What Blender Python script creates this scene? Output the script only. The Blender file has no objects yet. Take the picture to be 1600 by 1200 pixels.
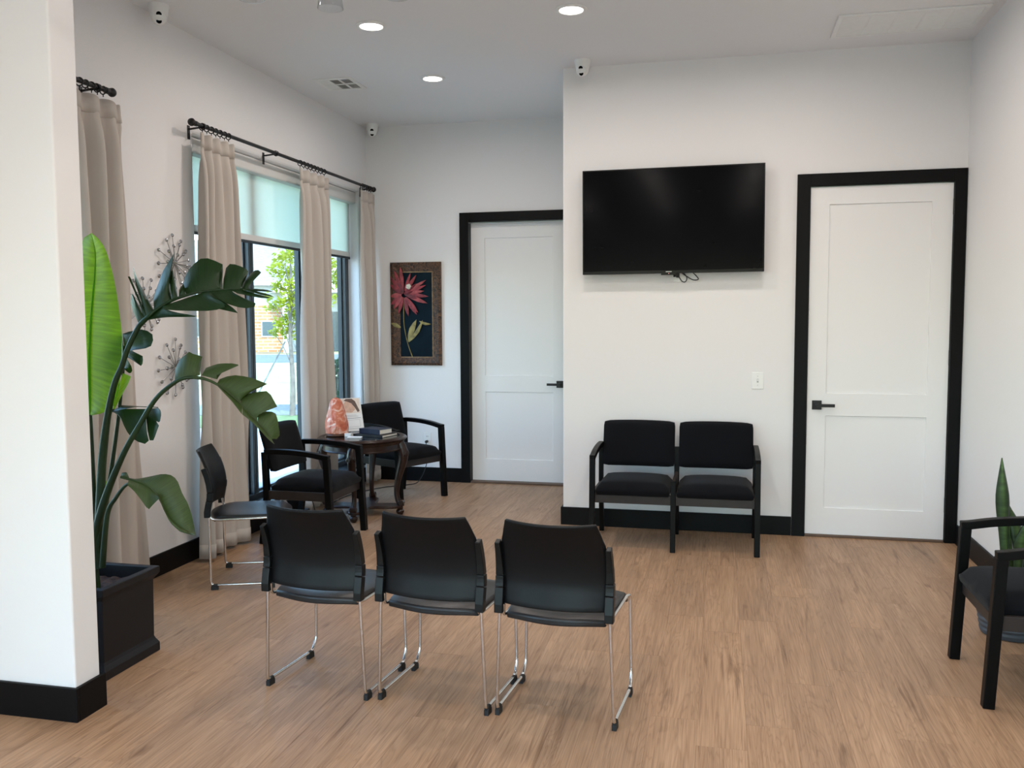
import bpy, math, random
from mathutils import Vector, Matrix
random.seed(7)
scene = bpy.context.scene
col = scene.collection
R = math.radians

# ------------------------------------------------------------------ camera
CAM_H, CAM_F, YAW, PITCH, ROLL = 1.5412, 1391.55, 0.2308, 0.0723, -0.0046
fw = Vector((-math.sin(YAW)*math.cos(PITCH), math.cos(YAW)*math.cos(PITCH), -math.sin(PITCH)))
rt = Vector((math.cos(YAW), math.sin(YAW), 0))
up = rt.cross(fw)
rt, up = rt*math.cos(ROLL)+up*math.sin(ROLL), -rt*math.sin(ROLL)+up*math.cos(ROLL)
camd = bpy.data.cameras.new('camera')
cam = bpy.data.objects.new('camera', camd)
col.objects.link(cam)
m = Matrix((rt, up, -fw)).transposed().to_4x4()
m.translation = Vector((0, 0, CAM_H))
cam.matrix_world = m
camd.sensor_width = 36.0
camd.lens = CAM_F*36.0/1600.0
camd.clip_start = 0.05
camd.clip_end = 400
scene.camera = cam

# ------------------------------------------------------------------ world, sun, exposure
vs = scene.view_settings
vs.view_transform = 'Standard'
vs.look = 'None'
vs.gamma = 1.0
vs.use_curve_mapping = False
vs.exposure = 0.46
SUN_EL, SUN_AZ = R(57), R(-60)          # sun stands to the right of and behind the camera
world = bpy.data.worlds.new('sky')
scene.world = world
world.use_nodes = True
wn = world.node_tree
sky = wn.nodes.new('ShaderNodeTexSky')
sky.sky_type = 'NISHITA'
sky.sun_disc = False
sky.sun_elevation = SUN_EL
sky.sun_rotation = R(90)-SUN_AZ
sky.air_density = 1.0
sky.dust_density = 0.7
sky.ozone_density = 2.5
bg = wn.nodes['Background']
SKY_STRENGTH = 1.22
bg.inputs['Strength'].default_value = SKY_STRENGTH
wn.links.new(sky.outputs[0], bg.inputs['Color'])
sun_d = bpy.data.lights.new('sun', 'SUN')
sun_d.energy = 5.2
sun_d.angle = R(0.6)
sun_d.color = (0.95, 0.97, 1.0)
sun_o = bpy.data.objects.new('sun', sun_d)
sdir = Vector((math.cos(SUN_EL)*math.cos(SUN_AZ), math.cos(SUN_EL)*math.sin(SUN_AZ), math.sin(SUN_EL)))
sun_o.rotation_euler = sdir.to_track_quat('Z', 'Y').to_euler()
sun_o.location = sdir*30
col.objects.link(sun_o)
LAMP_COL = (1.0, .895, .82)
LAMP_W = 7.2                            # watts of each ceiling lamp

# room planes (metres)
XL, XR, Y1, Y2, XE, H = -3.311, 1.582, 6.539, 8.051, -1.145, 3.361
YR = -2.6

def portal(loc, sx, sy, rot):
    d = bpy.data.lights.new('window_portal', 'AREA')
    d.shape = 'RECTANGLE'
    d.size, d.size_y = sx, sy
    d.cycles.is_portal = True
    o = bpy.data.objects.new('window_portal', d)
    o.location = loc
    o.rotation_euler = rot
    col.objects.link(o)
portal((XL-.17, 6.53, 1.45), 2.6, 2.7, (R(90), 0, R(-90)))
portal((XL-.17, 3.55, 1.45), 1.05, 2.7, (R(90), 0, R(-90)))
portal((-.7, YR-.12, 1.15), 3.8, 2.1, (R(90), 0, 0))
portal((XL-.17, -.4, 1.40), 3.2, 2.6, (R(90), 0, R(-90)))

def pix(px, py):
    return fw + rt*((px-800)/CAM_F) + up*((600-py)/CAM_F)
def P(px, py, axis, val):                # point on a plane x / y / z = val
    d = pix(px, py)
    o = Vector((0, 0, CAM_H))
    return o + d*((val-o[axis])/d[axis])
def PD(px, py, depth):
    return Vector((0, 0, CAM_H)) + pix(px, py)*depth

# ------------------------------------------------------------------ materials
MATS = {}
def mat(name, color, rough=.5, metal=0.0, spec=.5, bump=0.0, bscale=200.0, noise=0.0, nscale=8.0, coat=0.0, sheen=0.0, stretch=None):
    m = bpy.data.materials.new(name)
    m.use_nodes = True
    nt = m.node_tree
    b = nt.nodes['Principled BSDF']
    b.inputs['Base Color'].default_value = (*color, 1)
    b.inputs['Roughness'].default_value = rough
    b.inputs['Metallic'].default_value = metal
    b.inputs['Specular IOR Level'].default_value = spec
    b.inputs['Coat Weight'].default_value = coat
    b.inputs['Sheen Weight'].default_value = sheen
    tc = nt.nodes.new('ShaderNodeTexCoord')
    mp = nt.nodes.new('ShaderNodeMapping')
    if stretch: mp.inputs['Scale'].default_value = stretch
    nt.links.new(tc.outputs['Object'], mp.inputs['Vector'])
    if bump:
        n = nt.nodes.new('ShaderNodeTexNoise'); n.inputs['Scale'].default_value = bscale
        n.inputs['Detail'].default_value = 3
        nt.links.new(mp.outputs['Vector'], n.inputs['Vector'])
        bp = nt.nodes.new('ShaderNodeBump'); bp.inputs['Strength'].default_value = bump
        bp.inputs['Distance'].default_value = .004
        nt.links.new(n.outputs['Fac'], bp.inputs['Height'])
        nt.links.new(bp.outputs['Normal'], b.inputs['Normal'])
    if noise:
        n = nt.nodes.new('ShaderNodeTexNoise'); n.inputs['Scale'].default_value = nscale
        n.inputs['Detail'].default_value = 4
        nt.links.new(mp.outputs['Vector'], n.inputs['Vector'])
        rp = nt.nodes.new('ShaderNodeValToRGB')
        rp.color_ramp.elements[0].position = .3; rp.color_ramp.elements[1].position = .7
        rp.color_ramp.elements[0].color = (*[c*(1-noise) for c in color], 1)
        rp.color_ramp.elements[1].color = (*[min(1, c*(1+noise)) for c in color], 1)
        nt.links.new(n.outputs['Fac'], rp.inputs['Fac'])
        nt.links.new(rp.outputs['Color'], b.inputs['Base Color'])
    MATS[name] = m
    return m

WALLC = (.80, .785, .785)
M_wall = mat('wall_paint', WALLC, .75, spec=.25, bump=.10, bscale=45)
M_ceil = mat('ceiling_paint', (.82, .815, .825), .85, spec=.2, bump=.06, bscale=60)
M_black = mat('black_trim_paint', (.0042, .0042, .0046), .45, spec=.13, bump=.03, bscale=90)
M_door = mat('white_door_paint', (.82, .81, .81), .45, spec=.4, bump=.02, bscale=120)
M_white = mat('white_plastic', (.82, .82, .81), .4, noise=.02, nscale=30)
M_frame = mat('dark_window_aluminium', (.016, .024, .030), .4, spec=.5, noise=.1, nscale=5)
M_iron = mat('black_iron', (.012, .012, .013), .45, metal=.3, noise=.2, nscale=40)
M_chrome = mat('brushed_chrome', (.72, .71, .70), .17, metal=1.0, noise=.05, nscale=60)
M_plastic = mat('black_moulded_plastic', (.0042, .0042, .0048), .42, spec=.20, bump=.06, bscale=700)
M_bracket = mat('black_bracket_plastic', (.0055, .0062, .0065), .40, spec=.24, noise=.1)
M_vinyl = mat('black_vinyl', (.010, .010, .0115), .36, spec=.40, bump=.05, bscale=300)
M_fabric = mat('black_woven_fabric', (.0036, .0040, .0056), .9, spec=.12, bump=.25, bscale=500, sheen=.05)
M_chairwood = mat('black_stained_wood', (.0024, .0022, .0022), .40, spec=.12, noise=.25, nscale=20, stretch=(1, 1, .15))
M_rail = mat('dark_brown_wood', (.020, .014, .012), .45, spec=.4, noise=.2, nscale=20)
M_mahog = mat('mahogany_stain', (.020, .008, .005), .30, spec=.35, noise=.5, nscale=18, coat=.08, stretch=(1, 1, .3))
M_rubber = mat('black_rubber', (.010, .010, .010), .7, noise=.1)
M_planter = mat('black_planter_resin', (.0075, .008, .010), .50, spec=.3, bump=.04, bscale=120)
M_soil = mat('potting_soil', (.045, .022, .014), .95, noise=.7, nscale=60, bump=.8, bscale=90)
M_screen = mat('tv_screen', (.0015, .0018, .0026), .13, spec=.07, noise=.05)
M_bezel = mat('tv_bezel', (.003, .003, .0035), .3, spec=.2, noise=.05)
M_silver = mat('silver_metal', (.60, .59, .58), .3, metal=1.0, noise=.08)
M_gem = mat('crystal_gem', (.42, .42, .44), .16, metal=.8, spec=.8, noise=.1, nscale=80)
M_navy = mat('navy_book_cloth', (.006, .010, .030), .45, spec=.25, noise=.1, nscale=40)
M_paper = mat('book_pages', (.72, .68, .60), .8, noise=.08, nscale=6, stretch=(1, 1, 80))
M_bookdark = mat('dark_brown_cover', (.010, .008, .008), .4, spec=.25, noise=.2)
M_card = mat('white_card', (.78, .77, .76), .6, noise=.02)
M_greypot = mat('grey_ribbed_pot', (.060, .066, .076), .6, noise=.15, nscale=14)
M_cord = mat('black_cord', (.01, .01, .01), .5, noise=.1)

def fabric_translucent(name, color, tcol, tw, rough=.9, bump=.15, bscale=300, open_=0.0):
    m = bpy.data.materials.new(name); m.use_nodes = True
    nt = m.node_tree; nt.nodes.clear()
    out = nt.nodes.new('ShaderNodeOutputMaterial')
    d = nt.nodes.new('ShaderNodeBsdfDiffuse'); d.inputs['Color'].default_value = (*color, 1)
    t = nt.nodes.new('ShaderNodeBsdfTranslucent'); t.inputs['Color'].default_value = (*tcol, 1)
    mx = nt.nodes.new('ShaderNodeMixShader'); mx.inputs[0].default_value = tw
    nt.links.new(d.outputs[0], mx.inputs[1]); nt.links.new(t.outputs[0], mx.inputs[2])
    tc = nt.nodes.new('ShaderNodeTexCoord')
    n = nt.nodes.new('ShaderNodeTexNoise'); n.inputs['Scale'].default_value = bscale
    nt.links.new(tc.outputs['Object'], n.inputs['Vector'])
    bp = nt.nodes.new('ShaderNodeBump'); bp.inputs['Strength'].default_value = bump; bp.inputs['Distance'].default_value = .002
    nt.links.new(n.outputs['Fac'], bp.inputs['Height'])
    nt.links.new(bp.outputs['Normal'], d.inputs['Normal'])
    last = mx
    if open_ > 0:
        tr = nt.nodes.new('ShaderNodeBsdfTransparent')
        m2 = nt.nodes.new('ShaderNodeMixShader'); m2.inputs[0].default_value = open_
        nt.links.new(mx.outputs[0], m2.inputs[1]); nt.links.new(tr.outputs[0], m2.inputs[2])
        last = m2
    nt.links.new(last.outputs[0], out.inputs['Surface'])
    MATS[name] = m
    return m
M_curtain = fabric_translucent('beige_curtain_linen', (.55, .495, .45), (.52, .48, .44), .07)
M_shade = fabric_translucent('roller_shade_screen', (.68, .69, .66), (.84, .90, .80), .50, open_=.05)

def glass_mat(name, tint, refl=1.0):
    m = bpy.data.materials.new(name); m.use_nodes = True
    nt = m.node_tree; nt.nodes.clear()
    out = nt.nodes.new('ShaderNodeOutputMaterial')
    tr = nt.nodes.new('ShaderNodeBsdfTransparent'); tr.inputs['Color'].default_value = (*tint, 1)
    gl = nt.nodes.new('ShaderNodeBsdfGlossy'); gl.inputs['Roughness'].default_value = .02
    fr = nt.nodes.new('ShaderNodeLayerWeight'); fr.inputs['Blend'].default_value = .5
    pw_ = nt.nodes.new('ShaderNodeMath'); pw_.operation = 'POWER'; pw_.inputs[1].default_value = 5.0
    nt.links.new(fr.outputs['Facing'], pw_.inputs[0])
    mu = nt.nodes.new('ShaderNodeMath'); mu.operation = 'MULTIPLY_ADD'; mu.inputs[1].default_value = .9*refl; mu.inputs[2].default_value = .035*refl
    mu.use_clamp = True
    nt.links.new(pw_.outputs[0], mu.inputs[0])
    mx = nt.nodes.new('ShaderNodeMixShader')
    nt.links.new(mu.outputs[0], mx.inputs[0]); nt.links.new(tr.outputs[0], mx.inputs[1]); nt.links.new(gl.outputs[0], mx.inputs[2])
    nt.links.new(mx.outputs[0], out.inputs['Surface'])
    MATS[name] = m
    return m
M_glass = glass_mat('window_glass', (.90, .97, .95))
M_clear = glass_mat('clear_lamp_glass', (.93, .94, .95), 1.6)
M_acrylic = glass_mat('clear_acrylic', (.97, .98, .98), 1.0)

def emit_mat(name, color, strength):
    m = bpy.data.materials.new(name); m.use_nodes = True
    b = m.node_tree.nodes['Principled BSDF']
    b.inputs['Base Color'].default_value = (.9, .9, .9, 1)
    b.inputs['Emission Color'].default_value = (*color, 1)
    b.inputs['Emission Strength'].default_value = strength
    MATS[name] = m
    return m
M_lens = emit_mat('lit_light_lens', (1.0, .95, .88), 6.0)
M_led = emit_mat('tv_standby_led', (1.0, .15, .12), 2.0)

def plank_mat():
    m = bpy.data.materials.new('oak_vinyl_plank'); m.use_nodes = True
    nt = m.node_tree; N = nt.nodes; L = nt.links
    b = N['Principled BSDF']
    tc = N.new('ShaderNodeTexCoord'); oi = N.new('ShaderNodeObjectInfo')
    cx = N.new('ShaderNodeCombineXYZ')
    m1 = N.new('ShaderNodeMath'); m1.operation = 'MULTIPLY'; m1.inputs[1].default_value = 37.0
    m2 = N.new('ShaderNodeMath'); m2.operation = 'MULTIPLY'; m2.inputs[1].default_value = 91.0
    L.new(oi.outputs['Random'], m1.inputs[0]); L.new(oi.outputs['Random'], m2.inputs[0])
    L.new(m1.outputs[0], cx.inputs[0]); L.new(m2.outputs[0], cx.inputs[1])
    ad = N.new('ShaderNodeVectorMath'); ad.operation = 'ADD'
    L.new(tc.outputs['Object'], ad.inputs[0]); L.new(cx.outputs[0], ad.inputs[1])
    def noise(sx, sy, scale, detail, dist=0.0):
        mp = N.new('ShaderNodeMapping'); mp.inputs['Scale'].default_value = (sx, sy, 1)
        L.new(ad.outputs[0], mp.inputs['Vector'])
        n = N.new('ShaderNodeTexNoise'); n.inputs['Scale'].default_value = scale
        n.inputs['Detail'].default_value = detail; n.inputs['Distortion'].default_value = dist
        L.new(mp.outputs[0], n.inputs['Vector'])
        return n
    def ramp(src, p0, c0, p1, c1):
        r = N.new('ShaderNodeValToRGB')
        r.color_ramp.elements[0].position = p0; r.color_ramp.elements[0].color = (*c0, 1)
        r.color_ramp.elements[1].position = p1; r.color_ramp.elements[1].color = (*c1, 1)
        L.new(src, r.inputs['Fac'])
        return r
    def mul(a, bb, fac=1.0):
        mx = N.new('ShaderNodeMix'); mx.data_type = 'RGBA'; mx.blend_type = 'MULTIPLY'
        mx.inputs[0].default_value = fac
        L.new(a, mx.inputs[6]); L.new(bb, mx.inputs[7])
        return mx.outputs[2]
    broad = ramp(noise(4.5, .55, 1.6, 3, .3).outputs['Fac'], .28, (.335, .204, .120), .74, (.455, .288, .174))
    grain = ramp(noise(120, 2.2, 1.5, 9, .6).outputs['Fac'], .32, (.74, .71, .68), .62, (1.07, 1.07, 1.07))
    ring = ramp(noise(7, .55, 1.3, 3, .9).outputs['Fac'], .0, (1, 1, 1), 1.0, (1, 1, 1))
    e = ring.color_ramp.elements
    for p_ in (.40, .46, .52, .58, .64):
        a = e.new(p_-.016); a.color = (1, 1, 1, 1); a = e.new(p_); a.color = (.76, .72, .68, 1); a = e.new(p_+.010); a.color = (1, 1, 1, 1)
    dark = ramp(noise(12, .75, 1.25, 5, 1.6).outputs['Fac'], .27, (.55, .49, .44), .40, (1, 1, 1))
    knot = ramp(noise(9, 3.2, 1.0, 2, .4).outputs['Fac'], .20, (.45, .38, .34), .29, (1, 1, 1))
    tone = ramp(oi.outputs['Random'], 0.0, (.94, .94, .945), 1.0, (1.05, 1.04, 1.02))
    c = mul(broad.outputs[0], grain.outputs[0]); c = mul(c, ring.outputs[0], .75); c = mul(c, dark.outputs[0], .85)
    c = mul(c, knot.outputs[0], .8); c = mul(c, tone.outputs[0])
    L.new(c, b.inputs['Base Color'])
    b.inputs['Roughness'].default_value = .46
    b.inputs['Specular IOR Level'].default_value = .40
    bp = N.new('ShaderNodeBump'); bp.inputs['Strength'].default_value = .16; bp.inputs['Distance'].default_value = .003
    L.new(noise(70, 2.0, 1.5, 5, .5).outputs['Fac'], bp.inputs['Height'])
    L.new(bp.outputs['Normal'], b.inputs['Normal'])
    return m
M_plank = plank_mat()

def leaf_mat(name, col_, tcol, tw, rough=.35):
    m = bpy.data.materials.new(name); m.use_nodes = True
    nt = m.node_tree; N = nt.nodes; L = nt.links
    b = N['Principled BSDF']; out = N['Material Output']
    b.inputs['Roughness'].default_value = rough
    b.inputs['Specular IOR Level'].default_value = .28
    uv = N.new('ShaderNodeUVMap')
    mp = N.new('ShaderNodeMapping'); mp.inputs['Scale'].default_value = (60, 1.0, 1)
    L.new(uv.outputs[0], mp.inputs['Vector'])
    n = N.new('ShaderNodeTexNoise'); n.inputs['Scale'].default_value = 1.0; n.inputs['Detail'].default_value = 2
    L.new(mp.outputs[0], n.inputs['Vector'])
    def rp(c):
        r = N.new('ShaderNodeValToRGB')
        r.color_ramp.elements[0].position = .3; r.color_ramp.elements[0].color = (*[x*.72 for x in c], 1)
        r.color_ramp.elements[1].position = .7; r.color_ramp.elements[1].color = (*[x*1.2 for x in c], 1)
        L.new(n.outputs['Fac'], r.inputs['Fac'])
        return r
    L.new(rp(col_).outputs[0], b.inputs['Base Color'])
    bp = N.new('ShaderNodeBump'); bp.inputs['Strength'].default_value = .35; bp.inputs['Distance'].default_value = .004
    L.new(n.outputs['Fac'], bp.inputs['Height']); L.new(bp.outputs['Normal'], b.inputs['Normal'])
    t = N.new('ShaderNodeBsdfTranslucent'); L.new(rp(tcol).outputs[0], t.inputs['Color'])
    mx = N.new('ShaderNodeMixShader'); mx.inputs[0].default_value = tw
    L.new(b.outputs[0], mx.inputs[1]); L.new(t.outputs[0], mx.inputs[2]); L.new(mx.outputs[0], out.inputs['Surface'])
    MATS[name] = m
    return m
M_leaf = leaf_mat('glossy_green_leaf', (.009, .028, .007), (.035, .10, .010), .10, .36)
M_leaflight = leaf_mat('thin_bright_leaf', (.055, .150, .008), (.34, .70, .020), .64, .45)
M_leafolive = leaf_mat('olive_leaf', (.036, .058, .018), (.14, .23, .03), .15, .42)
M_stem = mat('plant_stem', (.013, .031, .009), .42, spec=.3, noise=.3, nscale=14, stretch=(1, 1, .2))
M_sheath = mat('dry_stem_sheath', (.10, .075, .045), .7, noise=.4, nscale=20)
def snake_mat():
    m = bpy.data.materials.new('snake_plant_leaf'); m.use_nodes = True
    nt = m.node_tree; N = nt.nodes; L = nt.links; b = N['Principled BSDF']
    uv = N.new('ShaderNodeUVMap'); sx = N.new('ShaderNodeSeparateXYZ'); L.new(uv.outputs[0], sx.inputs[0])
    r = N.new('ShaderNodeValToRGB'); e = r.color_ramp.elements
    e[0].position = 0; e[0].color = (.020, .040, .016, 1); e[1].position = 1; e[1].color = (.020, .040, .016, 1)
    k = e.new(.5); k.color = (.085, .150, .045, 1); k = e.new(.2); k.color = (.030, .062, .020, 1); k = e.new(.8); k.color = (.030, .062, .020, 1)
    L.new(sx.outputs[0], r.inputs['Fac'])
    tc = N.new('ShaderNodeTexCoord'); mp = N.new('ShaderNodeMapping'); mp.inputs['Scale'].default_value = (8, 8, 34)
    L.new(tc.outputs['Object'], mp.inputs['Vector'])
    n = N.new('ShaderNodeTexNoise'); n.inputs['Scale'].default_value = 1.5; n.inputs['Detail'].default_value = 3; L.new(mp.outputs[0], n.inputs['Vector'])
    r2 = N.new('ShaderNodeValToRGB'); r2.color_ramp.elements[0].position = .35; r2.color_ramp.elements[0].color = (.6, .6, .6, 1)
    r2.color_ramp.elements[1].position = .65; r2.color_ramp.elements[1].color = (1.1, 1.1, 1.1, 1)
    L.new(n.outputs['Fac'], r2.inputs['Fac'])
    mx = N.new('ShaderNodeMix'); mx.data_type = 'RGBA'; mx.blend_type = 'MULTIPLY'; mx.inputs[0].default_value = 1
    L.new(r.outputs[0], mx.inputs[6]); L.new(r2.outputs[0], mx.inputs[7]); L.new(mx.outputs[2], b.inputs['Base Color'])
    b.inputs['Roughness'].default_value = .4; b.inputs['Specular IOR Level'].default_value = .35
    return m
M_snake = snake_mat()
M_treeleaf = leaf_mat('tree_leaf', (.23, .27, .014), (.40, .44, .02), .45, .5)
M_bushleaf = leaf_mat('bush_leaf', (.035, .075, .035), (.05, .1, .035), .3, .5)
M_bark = mat('tree_bark', (.15, .13, .11), .9, noise=.3, nscale=12, bump=.5, bscale=30)
M_lawn = mat('lawn_grass', (.27, .26, .13), .95, noise=.25, nscale=1.6, bump=.4, bscale=40)
M_grass = mat('green_grass', (.10, .16, .05), .95, noise=.35, nscale=9, bump=.5, bscale=60)
M_concrete = mat('pale_concrete', (.34, .345, .34), .9, noise=.08, nscale=3, bump=.2, bscale=50)
M_asphalt = mat('grey_asphalt', (.11, .135, .15), .9, noise=.1, nscale=6, bump=.3, bscale=80)
M_rock = mat('grey_gravel', (.13, .145, .14), .95, noise=.5, nscale=14, bump=.9, bscale=18)
M_siding = mat('white_siding', (.46, .46, .44), .7, noise=.04)
M_shingle = mat('pale_roof_shingle', (.20, .195, .18), .9, noise=.35, nscale=5, stretch=(1, 6, 6))
M_dglass = mat('dark_house_glass', (.05, .07, .075), .15, noise=.1)
M_foundation = mat('reveal_paint', (.80, .80, .78), .6, noise=.02)

def brick_mat():
    m = bpy.data.materials.new('tan_brick'); m.use_nodes = True
    nt = m.node_tree; b = nt.nodes['Principled BSDF']
    tc = nt.nodes.new('ShaderNodeTexCoord'); mp = nt.nodes.new('ShaderNodeMapping')
    mp.inputs['Rotation'].default_value = (R(90), 0, 0)
    nt.links.new(tc.outputs['Object'], mp.inputs['Vector'])
    br = nt.nodes.new('ShaderNodeTexBrick'); br.inputs['Scale'].default_value = 1.0
    br.inputs['Brick Width'].default_value = .5; br.inputs['Row Height'].default_value = .17
    br.inputs['Mortar Size'].default_value = .03
    br.inputs['Color1'].default_value = (.30, .125, .045, 1); br.inputs['Color2'].default_value = (.40, .20, .08, 1)
    br.inputs['Mortar'].default_value = (.36, .29, .20, 1)
    nt.links.new(mp.outputs[0], br.inputs['Vector']); nt.links.new(br.outputs['Color'], b.inputs['Base Color'])
    b.inputs['Roughness'].default_value = .9
    return m
M_brick = brick_mat()

def salt_mat():
    m = bpy.data.materials.new('pink_rock_salt'); m.use_nodes = True
    nt = m.node_tree; b = nt.nodes['Principled BSDF']
    tc = nt.nodes.new('ShaderNodeTexCoord')
    n = nt.nodes.new('ShaderNodeTexNoise'); n.inputs['Scale'].default_value = 17; n.inputs['Detail'].default_value = 6
    n.inputs['Distortion'].default_value = 1.2
    nt.links.new(tc.outputs['Object'], n.inputs['Vector'])
    r = nt.nodes.new('ShaderNodeValToRGB'); e = r.color_ramp.elements
    e[0].position = .30; e[0].color = (.36, .060, .030, 1)
    e[1].position = .72; e[1].color = (.80, .60, .50, 1)
    k = e.new(.52); k.color = (.56, .155, .078, 1)
    nt.links.new(n.outputs['Fac'], r.inputs['Fac']); nt.links.new(r.outputs[0], b.inputs['Base Color'])
    b.inputs['Roughness'].default_value = .38
    b.inputs['Subsurface Weight'].default_value = .12
    b.inputs['Subsurface Radius'].default_value = (.03, .01, .006)
    bp = nt.nodes.new('ShaderNodeBump'); bp.inputs['Strength'].default_value = .5; bp.inputs['Distance'].default_value = .01
    nt.links.new(n.outputs['Fac'], bp.inputs['Height']); nt.links.new(bp.outputs[0], b.inputs['Normal'])
    return m
M_salt = salt_mat()

# ------------------------------------------------------------------ mesh helpers
class MB:
    def __init__(s): s.v, s.f, s.uv, s.mi = [], [], {}, {}
    def add(s, vs_, fs_, mi=0):
        b = len(s.v); s.v += [Vector(x) for x in vs_]
        for f in fs_:
            if mi: s.mi[len(s.f)] = mi
            s.f.append([b+i for i in f])
        return b
    def box(s, x0, x1, y0, y1, z0, z1, mi=0, M=None):
        vs_ = [Vector(p) for p in ((x0,y0,z0),(x1,y0,z0),(x1,y1,z0),(x0,y1,z0),(x0,y0,z1),(x1,y0,z1),(x1,y1,z1),(x0,y1,z1))]
        if M is not None: vs_ = [M @ p for p in vs_]
        s.add(vs_, [(0,3,2,1),(4,5,6,7),(0,1,5,4),(1,2,6,5),(2,3,7,6),(3,0,4,7)], mi)
        return s
    def tube(s, pts, r, n=10, cap=True, sx=1.0, sy=1.0, ref=None, mi=0):
        pts = [Vector(p) for p in pts]; rr = r if isinstance(r, (list, tuple)) else [r]*len(pts)
        rings = []
        t0 = (pts[1]-pts[0]).normalized()
        a = Vector(ref) if ref is not None else (Vector((0,0,1)) if abs(t0.z) < .9 else Vector((1,0,0)))
        u = (a - t0*a.dot(t0)).normalized()
        for i, p in enumerate(pts):
            if i == 0: t = pts[1]-pts[0]
            elif i == len(pts)-1: t = pts[-1]-pts[-2]
            else: t = (pts[i+1]-p).normalized()+(p-pts[i-1]).normalized()
            t.normalize()
            u = (u - t*u.dot(t)).normalized(); w = t.cross(u)
            rings.append([p + (u*math.cos(2*math.pi*k/n)*sx + w*math.sin(2*math.pi*k/n)*sy)*rr[i] for k in range(n)])
        b = s.add([q for ring in rings for q in ring], [], mi)
        for i in range(len(pts)-1):
            for k in range(n):
                k2 = (k+1) % n
                if mi: s.mi[len(s.f)] = mi
                s.f.append([b+i*n+k, b+i*n+k2, b+(i+1)*n+k2, b+(i+1)*n+k])
        if cap:
            s.f.append([b+k for k in range(n)][::-1]); s.f.append([b+(len(pts)-1)*n+k for k in range(n)])
        return s
    def bar(s, pts, w, h, ref=(0,0,1), w2=None):   # rectangular section swept along pts; w across, h along ref
        pts = [Vector(p) for p in pts]; rings = []
        for i, p in enumerate(pts):
            if i == 0: t = pts[1]-pts[0]
            elif i == len(pts)-1: t = pts[-1]-pts[-2]
            else: t = (pts[i+1]-p).normalized()+(p-pts[i-1]).normalized()
            t.normalize(); a = Vector(ref); a = (a - t*a.dot(t)).normalized(); c = t.cross(a)
            f = i/(len(pts)-1); ww = w if w2 is None else w+(w2-w)*f
            rings.append([p+a*h/2*sa+c*ww/2*sc for sa, sc in ((-1,-1),(-1,1),(1,1),(1,-1))])
        b = s.add([q for ring in rings for q in ring], [])
        for i in range(len(pts)-1):
            for k in range(4):
                k2 = (k+1) % 4
                s.f.append([b+i*4+k, b+i*4+k2, b+(i+1)*4+k2, b+(i+1)*4+k])
        s.f.append([b, b+3, b+2, b+1]); e = b+(len(pts)-1)*4; s.f.append([e, e+1, e+2, e+3])
        return s
    def lathe(s, prof, n=24, c=(0,0,0), M=None, close=True):
        rings = []
        for r_, z in prof:
            rings.append([Vector((c[0]+r_*math.cos(2*math.pi*k/n), c[1]+r_*math.sin(2*math.pi*k/n), c[2]+z)) for k in range(n)])
        vs_ = [q for ring in rings for q in ring]
        if M is not None: vs_ = [M @ q for q in vs_]
        b = s.add(vs_, [])
        for i in range(len(prof)-1):
            for k in range(n):
                k2 = (k+1) % n
                s.f.append([b+i*n+k, b+i*n+k2, b+(i+1)*n+k2, b+(i+1)*n+k])
        if close:
            s.f.append([b+k for k in range(n)][::-1]); s.f.append([b+(len(prof)-1)*n+k for k in range(n)])
        return s
    def ball(s, c, r, n=12, m_=8, sc=(1,1,1), M=None):
        prof = [(max(r*math.sin(math.pi*i/m_), r*.02), -r*math.cos(math.pi*i/m_)) for i in range(m_+1)]
        t = MB().lathe(prof, n)
        vs_ = [Vector((q.x*sc[0], q.y*sc[1], q.z*sc[2]))+Vector(c) for q in t.v]
        if M is not None: vs_ = [M @ q for q in vs_]
        s.add(vs_, t.f)
        return s
    def grid(s, fn, nu, nv, uv=True, mi=0):
        b = s.add([fn(i/nu, j/nv) for j in range(nv+1) for i in range(nu+1)], [], mi)
        for j in range(nv):
            for i in range(nu):
                k = b+j*(nu+1)+i
                if mi: s.mi[len(s.f)] = mi
                s.f.append([k, k+1, k+nu+2, k+nu+1])
        if uv:
            for j in range(nv+1):
                for i in range(nu+1): s.uv[b+j*(nu+1)+i] = (i/nu, j/nv)
        return s
    def mesh(s, name, mats, smooth=None):
        me = bpy.data.meshes.new(name)
        me.from_pydata([tuple(v) for v in s.v], [], s.f)
        for q in (mats if isinstance(mats, (list, tuple)) else [mats]): me.materials.append(q)
        for i, k in s.mi.items(): me.polygons[i].material_index = k
        if s.uv:
            ul = me.uv_layers.new(name='UVMap')
            for lp in me.loops: ul.data[lp.index].uv = s.uv.get(lp.vertex_index, (0, 0))
        if smooth is not None:
            me.shade_smooth()
            me.set_sharp_from_angle(angle=R(smooth))
        me.update()
        return me
    def build(s, name, mats, parent=None, smooth=None, bevel=0.0, seg=2, loc=None, rot=None, solid=0.0, subsurf=0):
        o = bpy.data.objects.new(name, s.mesh(name, mats, smooth)); col.objects.link(o)
        if parent is not None: o.parent = parent
        if loc is not None: o.location = loc
        if rot is not None: o.rotation_euler = rot
        if solid:
            md = o.modifiers.new('solid', 'SOLIDIFY'); md.thickness = solid; md.offset = 0
        if bevel:
            md = o.modifiers.new('bevel', 'BEVEL'); md.width = bevel; md.segments = seg
            md.limit_method = 'ANGLE'; md.angle_limit = R(50)
        if subsurf:
            md = o.modifiers.new('sub', 'SUBSURF'); md.levels = subsurf; md.render_levels = subsurf
        return o

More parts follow.
